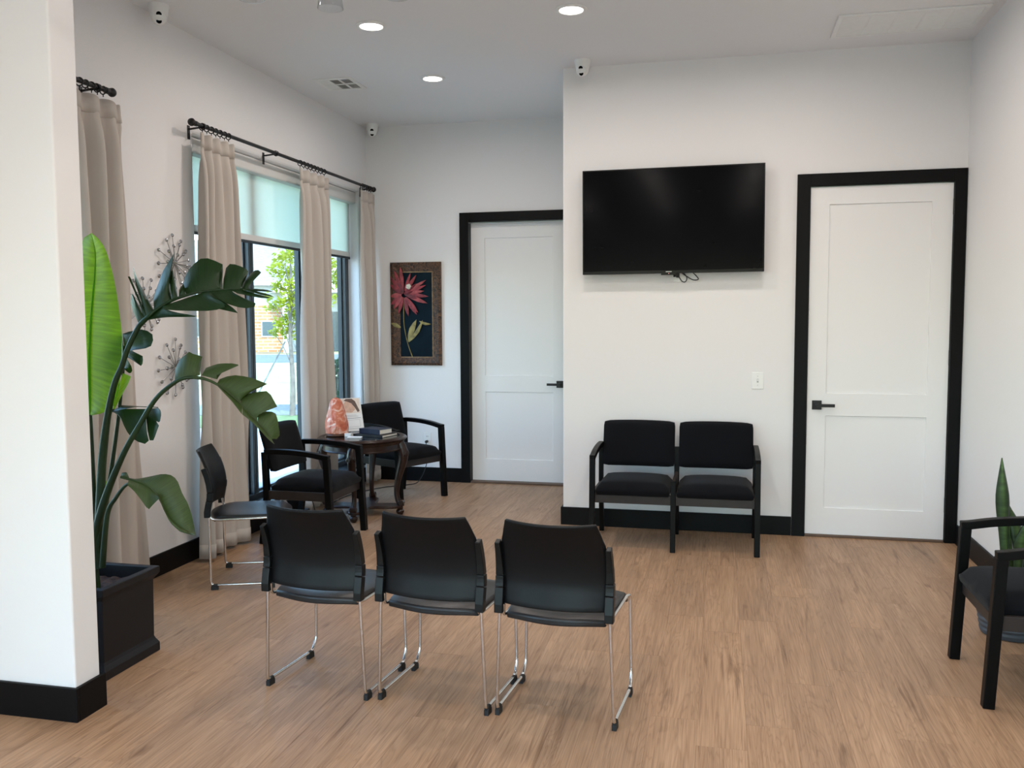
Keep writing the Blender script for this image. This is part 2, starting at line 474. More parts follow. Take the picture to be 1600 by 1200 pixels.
def box(x0, x1, y0, y1, z0, z1): return MB().box(x0, x1, y0, y1, z0, z1)
def empty(name, loc=(0,0,0), rz=0.0):
    o = bpy.data.objects.new(name, None); col.objects.link(o)
    o.empty_display_size = .1; o.location = loc; o.rotation_euler = (0, 0, rz)
    return o
def tag(o, label=None, cat=None, group=None, kind=None):
    if label: o['label'] = label
    if cat: o['category'] = cat
    if group: o['group'] = group
    if kind: o['kind'] = kind
    return o
def thing(name, label, cat, loc=(0,0,0), rz=0.0, group=None): return tag(empty(name, loc, rz), label, cat, group)
def struct(o): o['kind'] = 'structure'; return o
def kids(o): return [c for c in bpy.data.objects if c.parent == o]
def copy_tree(o, parent=None, memo=None):
    c = o.copy(); col.objects.link(c)
    if parent is not None: c.parent = parent
    for ch in memo.get(o.name, []): copy_tree(ch, c, memo)
    return c
def dup(o, loc, rz, label):
    memo = {}
    for c in bpy.data.objects:
        if c.parent is not None: memo.setdefault(c.parent.name, []).append(c)
    c = copy_tree(o, None, memo); c.location = loc; c.rotation_euler = (0, 0, rz); c['label'] = label
    return c
def smooth_path(pts, n=6):      # Catmull-Rom through pts
    pts = [Vector(p) for p in pts]; out = []
    for i in range(len(pts)-1):
        a = pts[max(i-1, 0)]; b = pts[i]; c = pts[i+1]; d = pts[min(i+2, len(pts)-1)]
        for k in range(n):
            t = k/n
            out.append(.5*((2*b)+(c-a)*t+(2*a-5*b+4*c-d)*t*t+(3*b-a-3*c+d)*t*t*t))
    out.append(pts[-1])
    return out
def fillet(pts, r=.03, n=4):    # polyline with rounded corners
    pts = [Vector(p) for p in pts]; out = [pts[0]]
    for i in range(1, len(pts)-1):
        p = pts[i]; a = (pts[i-1]-p); b = (pts[i+1]-p)
        ra = min(r, a.length*.45); rb = min(r, b.length*.45)
        A = p+a.normalized()*ra; B = p+b.normalized()*rb
        for k in range(n+1):
            t = k/n
            out.append(A*(1-t)**2+p*2*t*(1-t)+B*t*t)
    out.append(pts[-1])
    return out

# ------------------------------------------------------------------ room shell
def wall(name, axis, f0, f1, a0, a1, z0, z1, holes=(), bevel=0.0, mat_=None):
    """Slab between planes f0 and f1 across `axis`, spanning a0..a1 and z0..z1, with rectangular holes (a, a, z, z)."""
    A = sorted({a0, a1, *[h[0] for h in holes], *[h[1] for h in holes]})
    Z = sorted({z0, z1, *[h[2] for h in holes], *[h[3] for h in holes]})
    def solid(i, j):
        if i < 0 or j < 0 or i >= len(A)-1 or j >= len(Z)-1: return False
        a = (A[i]+A[i+1])/2; z = (Z[j]+Z[j+1])/2
        return not any(h[0] < a < h[1] and h[2] < z < h[3] for h in holes)
    mb = MB(); idx = {}
    def v(f, i, j):
        k = (f, i, j)
        if k not in idx:
            p = (f, A[i], Z[j]) if axis == 0 else (A[i], f, Z[j])
            idx[k] = mb.add([p], [])
        return idx[k]
    for i in range(len(A)-1):
        for j in range(len(Z)-1):
            if not solid(i, j): continue
            mb.f.append([v(f0,i,j), v(f0,i+1,j), v(f0,i+1,j+1), v(f0,i,j+1)])
            mb.f.append([v(f1,i,j), v(f1,i,j+1), v(f1,i+1,j+1), v(f1,i+1,j)])
            for di, dj, c in ((-1,0,((i,j),(i,j+1))),(1,0,((i+1,j),(i+1,j+1))),(0,-1,((i,j),(i+1,j))),(0,1,((i,j+1),(i+1,j+1)))):
                if not solid(i+di, j+dj):
                    (p, q), (r_, s_) = c
                    mb.f.append([v(f0,p,q), v(f0,r_,s_), v(f1,r_,s_), v(f1,p,q)])
    o = mb.build(name, mat_ or M_wall, bevel=bevel, seg=3)
    import bmesh
    bm = bmesh.new(); bm.from_mesh(o.data); bmesh.ops.recalc_face_normals(bm, faces=bm.faces); bm.to_mesh(o.data); bm.free()
    return struct(o)

WY0, WY1, WZ0, WZ1 = 5.19, 7.875, .17, 2.73
wall('wall_left', 0, XL, XL-.20, YR-.2, Y2+.2, -.05, H+.2,
     holes=[(WY0, WY1, WZ0, WZ1), (3.02, 4.12, WZ0, WZ1), (-2.0, 1.2, .14, 2.73)], bevel=.028)
wall('wall_back', 1, Y2, Y2+.15, XL-.2, XE+.3, -.05, H+.2, holes=[(-2.31, -1.376, -.05, 2.45)])
wall('wall_front', 1, Y1, Y1+.14, XE, XR+.15, -.05, H+.2, holes=[(.585, 1.508, -.05, 2.45)], bevel=.008)
wall('wall_return', 0, XE, XE+.14, Y1+.139, Y2+.15, -.05, H+.2)
wall('wall_right', 0, XR, XR+.15, YR-.2, Y1+.2, -.05, H+.2)
wall('wall_rear', 1, YR, YR-.15, XL-.2, XR+.15, -.05, H+.2, holes=[(-2.6, 1.2, .1, 2.2)])
wall('wall_partition', 1, 2.8656, 3.0063, XL-.05, -2.4075, -.05, H+.1, bevel=.008)
struct(box(XL-.2, XR+.2, YR-.2, Y2+.2, H, H+.25).build('ceiling', M_ceil))

# floor: slab with individually laid vinyl planks
floor = struct(MB().box(XL-.2, XR+.15, YR-.2, Y2+.15, -.16, -.006).build('floor', M_plank))
box(XL, XR, YR, 2.30, -.0058, 0).build('floor_boards_behind', M_plank, floor)['kind'] = 'stuff'
PW, PL, TH = .18, 1.22, .006
def plank_mesh(w, l):
    c = .0006; g = .00015; w2, l2 = w/2-g, l/2-g
    mb = MB()
    lo = [(-w2,-l2,-TH),(w2,-l2,-TH),(w2,l2,-TH),(-w2,l2,-TH)]
    mi = [(-w2,-l2,-c),(w2,-l2,-c),(w2,l2,-c),(-w2,l2,-c)]
    hi = [(-w2+c,-l2+c,0),(w2-c,-l2+c,0),(w2-c,l2-c,0),(-w2+c,l2-c,0)]
    fs = [(8,9,10,11)]
    for k in range(4):
        k2 = (k+1) % 4
        fs += [(k,k2,k2+4,k+4), (k+4,k2+4,k2+8,k+8)]
    mb.add(lo+mi+hi, fs)
    return mb.mesh('plank', M_plank)
full = plank_mesh(PW, PL)
x = XL; row = 0
while x < XR-.005:
    x1 = min(x+PW, XR)
    yend = Y2 if x1 <= XE+.02 else Y1
    y = 2.30 - random.choice((.12, .33, .52, .71, .9, 1.1)); 
    while y < yend-.01:
        a, b_ = max(y, 2.30), min(y+PL, yend)
        if b_-a > .02:
            me = full if (abs(b_-a-PL) < 1e-4 and abs(x1-x-PW) < 1e-4) else plank_mesh(x1-x, b_-a)
            o = bpy.data.objects.new('plank', me); col.objects.link(o)
            o.parent = floor; o.location = ((x+x1)/2, (a+b_)/2, 0)
        y += PL
    x = x1; row += 1

# baseboards
BH, BT = .134, .016
def baseboard(name, x0, x1, y0, y1):
    return struct(box(x0, x1, y0, y1, 0, BH).build(name, M_black, bevel=.003))
baseboard('baseboard_left', XL, XL+BT, 3.0063+BT, Y2-BT)
baseboard('baseboard_back', XL, -2.386, Y2-BT, Y2)
baseboard('baseboard_front', XE-BT, .498, Y1-BT, Y1)
baseboard('baseboard_return', XE-BT, XE, Y1, Y2-BT)
baseboard('baseboard_right', XR-BT, XR, YR, Y1-.03)
baseboard('baseboard_partition', XL, -2.4075+BT, 2.8656-BT, 2.8656)
baseboard('baseboard_partition_end', -2.4075, -2.4075+BT, 2.8656, 3.0063+BT)

# doors
def door(name, x0, x1, ywall, recess, handle_left, panels, cas_l, cas_r, hinge_side, lever_z=.934):
    e = struct(empty(name, ((x0+x1)/2, ywall, 0)))
    cx = (x0+x1)/2
    top = 2.445; yl = recess
    # leaf: stiles and rails around two recessed flat panels
    cuts = []
    A = sorted({x0, x1, *[p[0] for p in panels], *[p[1] for p in panels]})
    leaf = MB()
    px0, px1 = panels[0][0], panels[0][1]
    zs = [panels[1][2], panels[1][3], panels[0][2], panels[0][3]]
    D = .0095
    # connected sheet: front frame, steps, panels
    Z = [.018, zs[0], zs[1], zs[2], zs[3], top-.006]; X = [x0, px0, px1, x1]
    idx = {}
    def v(x_, z_, d):
        k = (round(x_, 4), round(z_, 4), d)
        if k not in idx: idx[k] = leaf.add([(x_-cx, yl+d, z_)], [])
        return idx[k]
    for i in range(3):
        for j in range(5):
            pan = i == 1 and j in (1, 3)
            d = D if pan else 0
            xa, xb, za, zb = X[i], X[i+1], Z[j], Z[j+1]
            if pan:
                s = .003
                q = [(xa,za),(xb,za),(xb,zb),(xa,zb)]; q2 = [(xa+s,za+s),(xb-s,za+s),(xb-s,zb-s),(xa+s,zb-s)]
                leaf.f.append([v(*c, D) for c in q2])
                for k in range(4):
                    k2 = (k+1) % 4
                    leaf.f.append([v(*q[k], 0), v(*q[k2], 0), v(*q2[k2], D), v(*q2[k], D)])
            else:
                leaf.f.append([v(xa,za,0), v(xb,za,0), v(xb,zb,0), v(xa,zb,0)])
    bb = .042
    b0 = leaf.add([(x0-cx,yl,Z[0]),(x1-cx,yl,Z[0]),(x1-cx,yl,Z[-1]),(x0-cx,yl,Z[-1]),(x0-cx,yl+bb,Z[0]),(x1-cx,yl+bb,Z[0]),(x1-cx,yl+bb,Z[-1]),(x0-cx,yl+bb,Z[-1])],
                  [(0,4,5,1),(1,5,6,2),(2,6,7,3),(3,7,4,0),(4,7,6,5)])
    lf = leaf.build('door_leaf', M_door, e)
    # lever handle
    hx = (x0+.065 if handle_left else x1-.065)-cx; sgn = 1 if handle_left else -1
    hd = MB().box(hx-.032, hx+.032, yl-.011, yl, lever_z-.032, lever_z+.032).box(hx-.012, hx+.012, yl-.05, yl-.011, lever_z-.012, lever_z+.012)
    a, b_ = sorted((hx-sgn*.012, hx+sgn*.115))
    hd.box(a, b_, yl-.058, yl-.044, lever_z-.011, lever_z+.011)
    hd.build('door_handle', M_iron, lf, bevel=.002)
    # jamb and casing
    jb = MB()
    jt = .012
    jb.box(x0-jt-.012-cx, x0-.003-cx, -.004, .12, 0, top+.012).box(x1+.003-cx, x1+jt+.012-cx, -.004, .12, 0, top+.012).box(x0-jt-.012-cx, x1+jt+.012-cx, -.004, .12, top, top+.024)
    jb.build('door_jamb', M_black, e)
    ct = 2.531
    for nm, (xa, xb, za, zb) in (('casing', (cas_l, x0-.004, 0, ct)), ('casing', (x1+.004, cas_r, 0, ct)), ('casing', (x0-.004, x1+.004, top+.004, ct))):
        box(xa-cx, xb-cx, -.020, 0, za, zb).build(nm, M_black, e, bevel=.002)
    box(x0-cx, x1-cx, -.014, .10, 0, .017).build('threshold', MATS['brown_threshold'], e, bevel=.003)
    if hinge_side:
        hxx = (x1 if hinge_side > 0 else x0)-cx
        for z in (2.28, 1.27, .26):
            hg = MB().box(hxx-.001, hxx+.012, yl-.010, yl, z-.05, z+.05); hg.tube([(hxx+.004, yl-.012, z-.052), (hxx+.004, yl-.012, z+.052)], .007, 8)
            hg.build('hinge', M_iron, e, smooth=40)
    return e
mat('brown_threshold', (.11, .065, .042), .5, noise=.2, nscale=10)
door('door_1', -2.295, -1.385, Y2, .062, False, [(-2.165, -1.515, 1.013, 2.30), (-2.165, -1.515, .222, .862)], -2.385, -1.295, 0, .94)
door('door_2', .592, 1.500, Y1, .004, True, [(.716, 1.371, 1.015, 2.322), (.716, 1.371, .206, .860)], .500, 1.579, 1)

# windows
def window(name, y0, y1, z0, z1, n, x_face=-3.43, depth=.085):
    e = struct(empty(name, (x_face, (y0+y1)/2, 0)))
    yc = (y0+y1)/2; a, b_ = y0-yc, y1-yc
    fr = MB()
    fr.box(-depth, 0, a, a+.065, z0, z1).box(-depth, 0, b_-.072, b_, z0, z1)
    fr.box(-depth, 0, a+.065, b_-.072, z0, z0+.06).box(-depth, 0, a+.065, b_-.072, z1-.07, z1)
    fr.build('window_frame', M_frame, e, bevel=.003)
    w = (y1-y0)/n
    for k in range(1, n):
        c = a+w*k
        mb = MB().box(-depth, 0, c-.035, c-.004, z0+.06, z1-.07).box(-depth, 0, c+.004, c+.035, z0+.06, z1-.07).box(-depth, -.012, c-.004, c+.004, z0+.06, z1-.07)
        mb.build('mullion', M_frame, e, bevel=.002)
    for k in range(n):
        g0 = a+w*k+(.065 if k == 0 else .035); g1 = a+w*(k+1)-(.072 if k == n-1 else .035)
        box(-depth*.6-.003, -depth*.6+.003, g0, g1, z0+.06, z1-.07).build('pane', M_glass, e)
        # slim sash bead round each pane
        sb = MB()
        for (p, q, r_, s_) in ((g0, g0+.018, z0+.06, z1-.07), (g1-.018, g1, z0+.06, z1-.07), (g0, g1, z0+.06, z0+.078), (g0, g1, z1-.088, z1-.07)):
            sb.box(-depth*.6-.012, -depth*.6+.016, p, q, r_, s_)
        sb.build('sash', M_frame, e)
    return e
window('window_1', 3.02, 4.12, WZ0, WZ1, 2)
window('window_2', WY0, WY1, WZ0, WZ1, 3)
window('unseen_side_window', -2.0, 1.2, .14, 2.73, 4)  # unseen side window, placed and sized to light the partition's front face
w4 = window('added_rear_window', -1.9, 1.9, .1, 2.2, 4)  # added behind the camera to light the television wall from the front
w4.location = (-.7, YR-.05, 0)
w4.rotation_euler = (0, 0, R(90))
struct(box(-3.428, XL+.035, WY0+.003, WY1-.003, WZ0-.001, WZ0+.018).build('window_sill', M_black, bevel=.003))

# ------------------------------------------------------------------ ceiling fittings
def downlight(loc, label, first=[None]):
    if first[0] is None:
        t = thing('recessed_ceiling_light', label, 'ceiling light', loc, 0, 'round recessed ceiling lights')
        MB().lathe([(.070, -.001), (.094, -.001), (.094, -.004), (.086, -.009), (.073, -.010), (.070, -.007), (.070, -.001)], 40, close=False).build('trim_ring', M_white, t, smooth=40)
        MB().lathe([(.0715, -.002), (.0715, -.006), (.05, -.009), (.001, -.010)], 40).build('light_lens', M_lens, t, smooth=40)
        first[0] = t; o = t
    else:
        o = dup(first[0], loc, 0, label)
    d = bpy.data.lights.new('ceiling_area_light', 'AREA'); d.shape = 'DISK'; d.size = .14
    d.energy = LAMP_W; d.color = LAMP_COL; d.spread = R(175)
    lo = bpy.data.objects.new('ceiling_area_light', d); lo.location = (loc[0], loc[1], loc[2]-.013); col.objects.link(lo)
    return o
downlight((-2.134, 5.314, H), 'round recessed ceiling light between the ceiling vent and the hanging glass shades')
downlight((-2.144, 6.551, H), 'smallest and farthest round recessed ceiling light, in front of the alcove')
downlight((-.883, 5.325, H), 'round recessed ceiling light in front of the television wall camera')
downlight((.377, 5.33, H), 'round recessed ceiling light beside the large return air grille')
k = 0
for yy in (4.0, 2.6, 1.2, -.3, -1.7):  # lamps without fittings, added out of view to supply the room's light
    for xx in (-2.134, -.883, .377):
        if xx == -2.134 and yy > 2: continue
        d = bpy.data.lights.new('ceiling_area_light', 'AREA'); d.shape = 'DISK'; d.size = .14
        d.energy = LAMP_W; d.color = LAMP_COL; d.spread = R(175)
        lo = bpy.data.objects.new('ceiling_area_light', d); lo.location = (xx, yy, H-.013); col.objects.link(lo)

def turret(loc, rz, tilt, label):
    t = thing('security_camera', label, 'camera', loc, rz, 'white turret security cameras')
    MB().lathe([(.058, 0), (.058, -.012), (.053, -.030), (.050, -.055), (.046, -.062), (.03, -.064)], 28).build('camera_base', M_white, t, smooth=40)
    M = Matrix.Translation((0, -.004, -.068)) @ Matrix.Rotation(tilt, 4, 'X')
    MB().ball((0, 0, 0), .045, 24, 16, M=M).build('camera_eyeball', M_white, t, smooth=60)
    fm = M @ Matrix.Rotation(R(90), 4, 'X')
    MB().lathe([(.034, .030), (.034, .0355), (.031, .037), (.001, .037)], 28, M=fm).build('face_plate', M_white, t, smooth=40)
    for dz in (.0175, -.0175):
        MB().lathe([(.0155, .036), (.0155, .039), (.012, .041), (.001, .042)], 18, c=(0, dz, 0), M=fm).build('camera_lens', M_screen, t, smooth=40)
    return t
turret((-3.185, 4.68, H), R(35), R(22), 'white turret security camera at the ceiling above the near curtain')
turret((-3.19, 7.93, H), R(18), R(22), 'white turret security camera in the far corner of the alcove ceiling')
turret((-.975, 6.37, H), R(-8), R(22), 'white turret security camera on the ceiling above the television')

# supply vent (three louvre blocks) and return grille
v = thing('ceiling_vent', 'small square white ceiling vent near the window wall', 'vent', (-2.884, 6.53, H))
v.rotation_euler = (0, 0, R(181))
fr = MB()
for (x0, x1, y0, y1) in ((-.155,.155,-.165,-.135),(-.155,.155,.135,.165),(-.155,-.125,-.135,.135),(.125,.155,-.135,.135),(-.125,.125,-.008,.008),(-.045,-.035,-.135,.135),(.035,.045,-.135,.135)):
    fr.box(x0, x1, y0, y1, -.009, 0)
fr.build('vent_frame', M_white, v, bevel=.002)
box(-.125, .125, -.135, .135, -.0015, 0).build('vent_shade_sheet', mat('vent_dark', (.04, .04, .04), .8, noise=.1), v)  # flat dark sheet, stands in for the shade inside the duct
for bx0, bx1, by0, by1, ang in ((-.125, -.045, -.135, -.008, -1), (-.125, -.045, .008, .135, -1), (.045, .125, .008, .135, 1), (.045, .125, -.135, -.008, 1), (-.035, .035, -.135, -.008, 0), (-.035, .035, .008, .135, 0)):
    sl = MB()
    for q in range(6):
        f = (q+.5)/6
        if ang:
            c = bx0+(bx1-bx0)*f
            sl.add([(c-.007*ang, by0, -.001), (c+.007*ang, by0, -.008), (c+.007*ang, by1, -.008), (c-.007*ang, by1, -.001)], [(0,1,2,3)])
        else:
            c = by0+(by1-by0)*f
            sl.add([(bx0, c-.006, -.001), (bx0, c+.006, -.008), (bx1, c+.006, -.008), (bx1, c-.006, -.001)], [(0,1,2,3)])
    sl.build('louvre_blades', M_white, v, solid=.0012)['kind'] = 'stuff'
g = thing('return_air_grille', 'long white return air grille in the ceiling above the right-hand door', 'vent', (1.09, 6.03, H))
fr = MB()
for (x0, x1, y0, y1) in ((-.425,.425,-.215,-.185),(-.425,.425,.185,.215),(-.425,-.395,-.185,.185),(.395,.425,-.185,.185)): fr.box(x0, x1, y0, y1, -.012, 0)
fr.build('grille_frame', M_white, g, bevel=.003)
box(-.395, .395, -.185, .185, -.002, 0).build('grille_backing', mat('grille_grey', (.52, .52, .52), .8, noise=.03), g)
for q in range(1, 5):
    c = -.395+.79*q/5
    box(c-.006, c+.006, -.185, .185, -.009, -.002).build('grille_bar', M_white, g)
sl = MB()
for q in range(24):
    c = -.185+.37*(q+.5)/24
    sl.add([(-.395, c-.006, -.002), (-.395, c+.005, -.009), (.395, c+.005, -.009), (.395, c-.006, -.002)], [(0,1,2,3)])
sl.build('grille_louvres', M_white, g, solid=.001)['kind'] = 'stuff'

# chandelier: only the rims of its glass shades hang into the frame
ch = thing('chandelier', 'chandelier of clear glass bell shades hanging near the ceiling', 'chandelier', (-1.46, 3.02, H))
MB().lathe([(.001, 0), (.065, 0), (.06, -.02), (.012, -.03), (.012, -.33), (.035, -.35), (.035, -.42), (.012, -.45), (.001, -.46)], 20).build('stem', M_silver, ch, smooth=40)
for q in range(8):
    a = R(57+45*q); d = Vector((math.cos(a), math.sin(a), 0))
    pts = smooth_path([d*.03+Vector((0,0,-.39)), d*.18+Vector((0,0,-.37)), d*.34+Vector((0,0,-.36)), d*.40+Vector((0,0,-.40)), d*.40+Vector((0,0,-.44))], 5)
    arm = MB().tube(pts, .006, 8).build('arm', M_silver, ch, smooth=60)
    c = d*.40
    MB().lathe([(.018, -.44), (.030, -.452), (.042, -.485), (.047, -.53), (.052, -.572), (.050, -.572), (.045, -.53), (.040, -.487), (.028, -.456), (.016, -.445)], 28, c=(c.x, c.y, 0), close=False).build('glass_shade', M_clear, arm, smooth=60)

# ------------------------------------------------------------------ television and wall plates
tv = thing('television', 'large black flat television mounted on the white wall above the bench', 'television', (-.3515, 6.449, 2.235), 0)
tv.rotation_euler = (0, R(-.2), 0)
tw, th = .634, .371
body = MB().box(-tw, tw, .004, .034, -th, th).box(-.36, .36, .034, .052, -.26, .20)
bd = body.build('tv_body', M_bezel, tv, bevel=.003)
fr = MB()
for (x0, x1, z0, z1) in ((-tw, tw, th-.009, th), (-tw, tw, -th, -th+.020), (-tw, -tw+.009, -th+.020, th-.009), (tw-.009, tw, -th+.020, th-.009)): fr.box(x0, x1, -.003, .004, z0, z1)
fr.build('tv_bezel', M_bezel, tv, bevel=.0015)
box(-tw+.009, tw-.009, .000, .004, -th+.020, th-.009).build('tv_screen', M_screen, tv)
ls = MB().box(-.055, .055, -.004, .012, -th-.012, -th+.016)
lg = ls.build('logo_plate', M_bezel, tv, bevel=.003, loc=(-.018, 0, 0))
box(-.020, .020, -.0052, -.004, -th+.009, -th+.0125).build('logo_strip', M_silver, lg)
MB().ball((0, -.0055, -th-.002), .0022, 8, 6).build('standby_led', M_led, lg, smooth=60)
box(-.2, .2, .052, .0885, -.15, .15).build('wall_bracket', M_iron, tv, bevel=.004)
for pts in ([(.03, .05, -.36), (.045, .07, -.385), (.07, .078, -.425), (.095, .075, -.43), (.105, .06, -.40), (.075, .05, -.36)],
            [(.06, .05, -.36), (.10, .06, -.39), (.15, .07, -.418), (.185, .07, -.415), (.175, .06, -.395), (.14, .05, -.36)]):
    MB().tube(smooth_path(pts, 6), .0035, 8).build('cable', M_cord, tv, smooth=60)
MB().tube([(.042, .05, -.365), (.042, .055, -.40)], .012, 10).build('cable_plug', M_cord, tv, smooth=40)
MB().tube([(.017, .05, -.365), (.020, .055, -.395)], .009, 10).build('cable_plug', M_cord, tv, smooth=40)
wp = thing('cable_wall_plate', 'wide white wall plate half hidden under the television', 'wall plate', (-.247, Y1, 1.862))
box(-.096, .096, -.007, 0, -.058, .058).build('plate', M_white, wp, bevel=.003)
for xx in (-.048, .048): box(xx-.022, xx+.022, -.009, -.007, -.03, .03).build('port_insert', M_white, wp, bevel=.002)
sw = thing('light_switch', 'white toggle light switch on the wall between bench and door', 'light switch', (.255, Y1, 1.10))
pl = box(-.040, .040, -.006, 0, -.060, .060).build('switch_plate', M_white, sw, bevel=.003)
box(-.006, .006, -.0068, -.006, -.013, .013).build('toggle_slot', mat('switch_slot_grey', (.45, .45, .44), .5, noise=.02), sw)
MB().box(-.0042, .0042, -.018, -.005, .0, .009).build('toggle', M_white, sw, bevel=.001)
for zz in (.032, -.032): MB().lathe([(.0035, 0), (.0035, .0012), (.001, .0015)], 10, M=Matrix.Translation((0, -.006, zz)) @ Matrix.Rotation(R(90), 4, 'X')).build('screw', M_silver, sw)
ou = thing('power_outlet', 'white duplex power outlet low on the back wall behind the armchair', 'power outlet', (-2.725, Y2, .407))
box(-.039, .039, -.006, 0, -.062, .062).build('outlet_plate', M_white, ou, bevel=.003)
for zz in (.024, -.024):
    rc = MB().lathe([(.0165, 0), (.0165, .002), (.001, .002)], 20, M=Matrix.Translation((0, -.006, zz)) @ Matrix.Rotation(R(90), 4, 'X')).build('receptacle', M_white, ou, smooth=40)
    MB().box(-.008, -.005, -.0086, -.0078, zz-.005, zz+.006).box(.005, .008, -.0086, -.0078, zz-.005, zz+.006).build('slots', M_rubber, rc)

# ------------------------------------------------------------------ framed flower painting
pt = thing('flower_painting', 'tall painting of a red flower in a carved brown frame', 'painting', (-2.820, Y2, 1.598), 0)
pw, ph = .252, .487
def carved():
    m_ = bpy.data.materials.new('carved_bronze_frame'); m_.use_nodes = True
    nt = m_.node_tree; b = nt.nodes['Principled BSDF']
    tc = nt.nodes.new('ShaderNodeTexCoord'); n = nt.nodes.new('ShaderNodeTexNoise')
    n.inputs['Scale'].default_value = 26; n.inputs['Detail'].default_value = 4; n.inputs['Distortion'].default_value = 2.6
    nt.links.new(tc.outputs['Object'], n.inputs['Vector'])
    r = nt.nodes.new('ShaderNodeValToRGB'); e = r.color_ramp.elements
    e[0].position = .38; e[0].color = (.012, .006, .004, 1); e[1].position = .70; e[1].color = (.17, .075, .030, 1)
    nt.links.new(n.outputs['Fac'], r.inputs['Fac']); nt.links.new(r.outputs[0], b.inputs['Base Color'])
    b.inputs['Roughness'].default_value = .45
    bp = nt.nodes.new('ShaderNodeBump'); bp.inputs['Strength'].default_value = .9; bp.inputs['Distance'].default_value = .01
    nt.links.new(n.outputs['Fac'], bp.inputs['Height']); nt.links.new(bp.outputs[0], b.inputs['Normal'])
    return m_
M_carved = carved()
M_gold = mat('gold_inner_lip', (.22, .13, .055), .4, noise=.4, nscale=30)
M_canvas = mat('dark_teal_canvas', (.004, .012, .020), .7, spec=.1, noise=.3, nscale=6)
iw0, iw1, ih0, ih1 = -.155, .172, -.415, .400
def side(name, quad):   # quad: outer a, outer b, inner b, inner a (x, z)
    a, b_, c, d = quad; mb = MB()
    mb.add([(a[0],0,a[1]),(b_[0],0,b_[1]),(c[0],0,c[1]),(d[0],0,d[1]),
            (a[0],-.022,a[1]),(b_[0],-.022,b_[1]),(c[0],-.020,c[1]),(d[0],-.020,d[1]),
            ((a[0]*2+d[0])/3,-.034,(a[1]*2+d[1])/3),((b_[0]*2+c[0])/3,-.034,(b_[1]*2+c[1])/3)],
           [(0,1,2,3),(0,4,5,1),(4,8,9,5),(8,7,6,9),(7,3,2,6),(0,3,7,8,4),(1,5,9,6,2)])
    return mb.build(name, M_carved, pt)
O = [(-pw,-ph),(pw,-ph),(pw,ph),(-pw,ph)]; I = [(iw0,ih0),(iw1,ih0),(iw1,ih1),(iw0,ih1)]
for q in range(4):
    q2 = (q+1) % 4
    side('frame_side', (O[q], O[q2], I[q2], I[q]))
box(iw0, iw1, -.014, -.002, ih0, ih1).build('canvas', M_canvas, pt)
lip = MB()
for (x0, x1, z0, z1) in ((iw0, iw1, ih0, ih0+.010), (iw0, iw1, ih1-.010, ih1), (iw1-.010, iw1, ih0+.010, ih1-.010)): lip.box(x0, x1, -.0215, -.012, z0, z1)
lip.build('inner_lip', M_gold, pt)
def pxz(zx, zy):        # photo crop -> painting coordinates
    q = P(590+zx/6, 390+zy/6, 1, Y2); return q.x+2.820, q.z-1.598
M_petal = mat('red_petal_paint', (.29, .030, .040), .5, noise=.45, nscale=26)
M_petal2 = mat('dark_red_petal_paint', (.15, .012, .022), .5, noise=.5, nscale=26)
M_petals = [M_petal, mat('crimson_petal_paint', (.215, .020, .030), .5, noise=.5, nscale=30), mat('rose_petal_paint', (.34, .055, .060), .5, noise=.45, nscale=24)]
M_pleaf = mat('olive_leaf_paint', (.27, .22, .07), .5, noise=.45, nscale=22)
def petal(name, base, tip, w, mt, y0, bend=0.0):
    w *= 1.32
    b_ = Vector(pxz(*base)); t_ = Vector(pxz(*tip)); d = t_-b_; n = Vector((-d.y, d.x)).normalized()
    L_ = []; Rr = []
    for f, ww in ((0, .25), (.25, .8), (.55, 1.0), (.8, .62), (1, .02)):
        c = b_+d*f+n*bend*math.sin(math.pi*f)
        L_.append(c+n*w*ww); Rr.append(c-n*w*ww)
    ring = L_+Rr[::-1]; mb = MB(); k = len(ring)
    mids = [b_+d*f+n*bend*math.sin(math.pi*f) for f in (.1, .55, .9)]
    mb.add([(p.x, y0, p.y) for p in ring]+[(p.x, y0-.004, p.y) for p in ring]+[(p.x, y0-.008, p.y) for p in mids], [])
    mb.f.append(list(range(k))[::-1])
    for i in range(k): mb.f.append([i, (i+1) % k, k+(i+1) % k, k+i])
    m0 = 2*k
    for i in range(4):
        a1, a2 = k+i, k+i+1; b1, b2 = k+(k-1-i), k+(k-2-i)
        s1 = m0+min(2, max(0, round((i)/1.6))); s2 = m0+min(2, max(0, round((i+1)/1.6)))
        for (p_, q_) in ((a1, a2), (b2, b1)):
            mb.f.append([p_, q_, s2, s1] if s1 != s2 and p_ == a1 else ([p_, q_, s1, s2] if s1 != s2 else [p_, q_, s1]))
    mb.f.append([k, m0, k+k-1]); mb.f.append([k+4, k+5, m0+2])
    return mb.build(name, mt, pt, smooth=35)
C0 = (255, 420)
for (tx, ty, w) in ((165,195,.014),(225,165,.015),(130,255,.015),(130,330,.016),(132,440,.018),(135,520,.018),(318,222,.012),(372,240,.013),(462,287,.013),(460,335,.013),(448,388,.013),(488,440,.014),(478,505,.015),(378,610,.015),(388,590,.014),(300,625,.015),(210,600,.014),(165,560,.014)):
    petal('painted_petal', (C0[0]+(tx-C0[0])*.15, C0[1]+(ty-C0[1])*.15), (tx, ty), w, M_petals[(tx*7+ty) % 3], (-.0345 if tx < 235 else -.030)-.0012*((tx+ty) % 3))
for (tx, ty, w) in ((200,280,.013),(165,370,.013),(235,330,.013),(345,390,.012),(385,460,.013),(375,320,.011),(300,395,.011)):
    petal('painted_petal', (C0[0]+(tx-C0[0])*.1, C0[1]+(ty-C0[1])*.1), (tx, ty), w, M_petal2, -.0385)
cx_, cz_ = pxz(305, 348)
fc = MB()
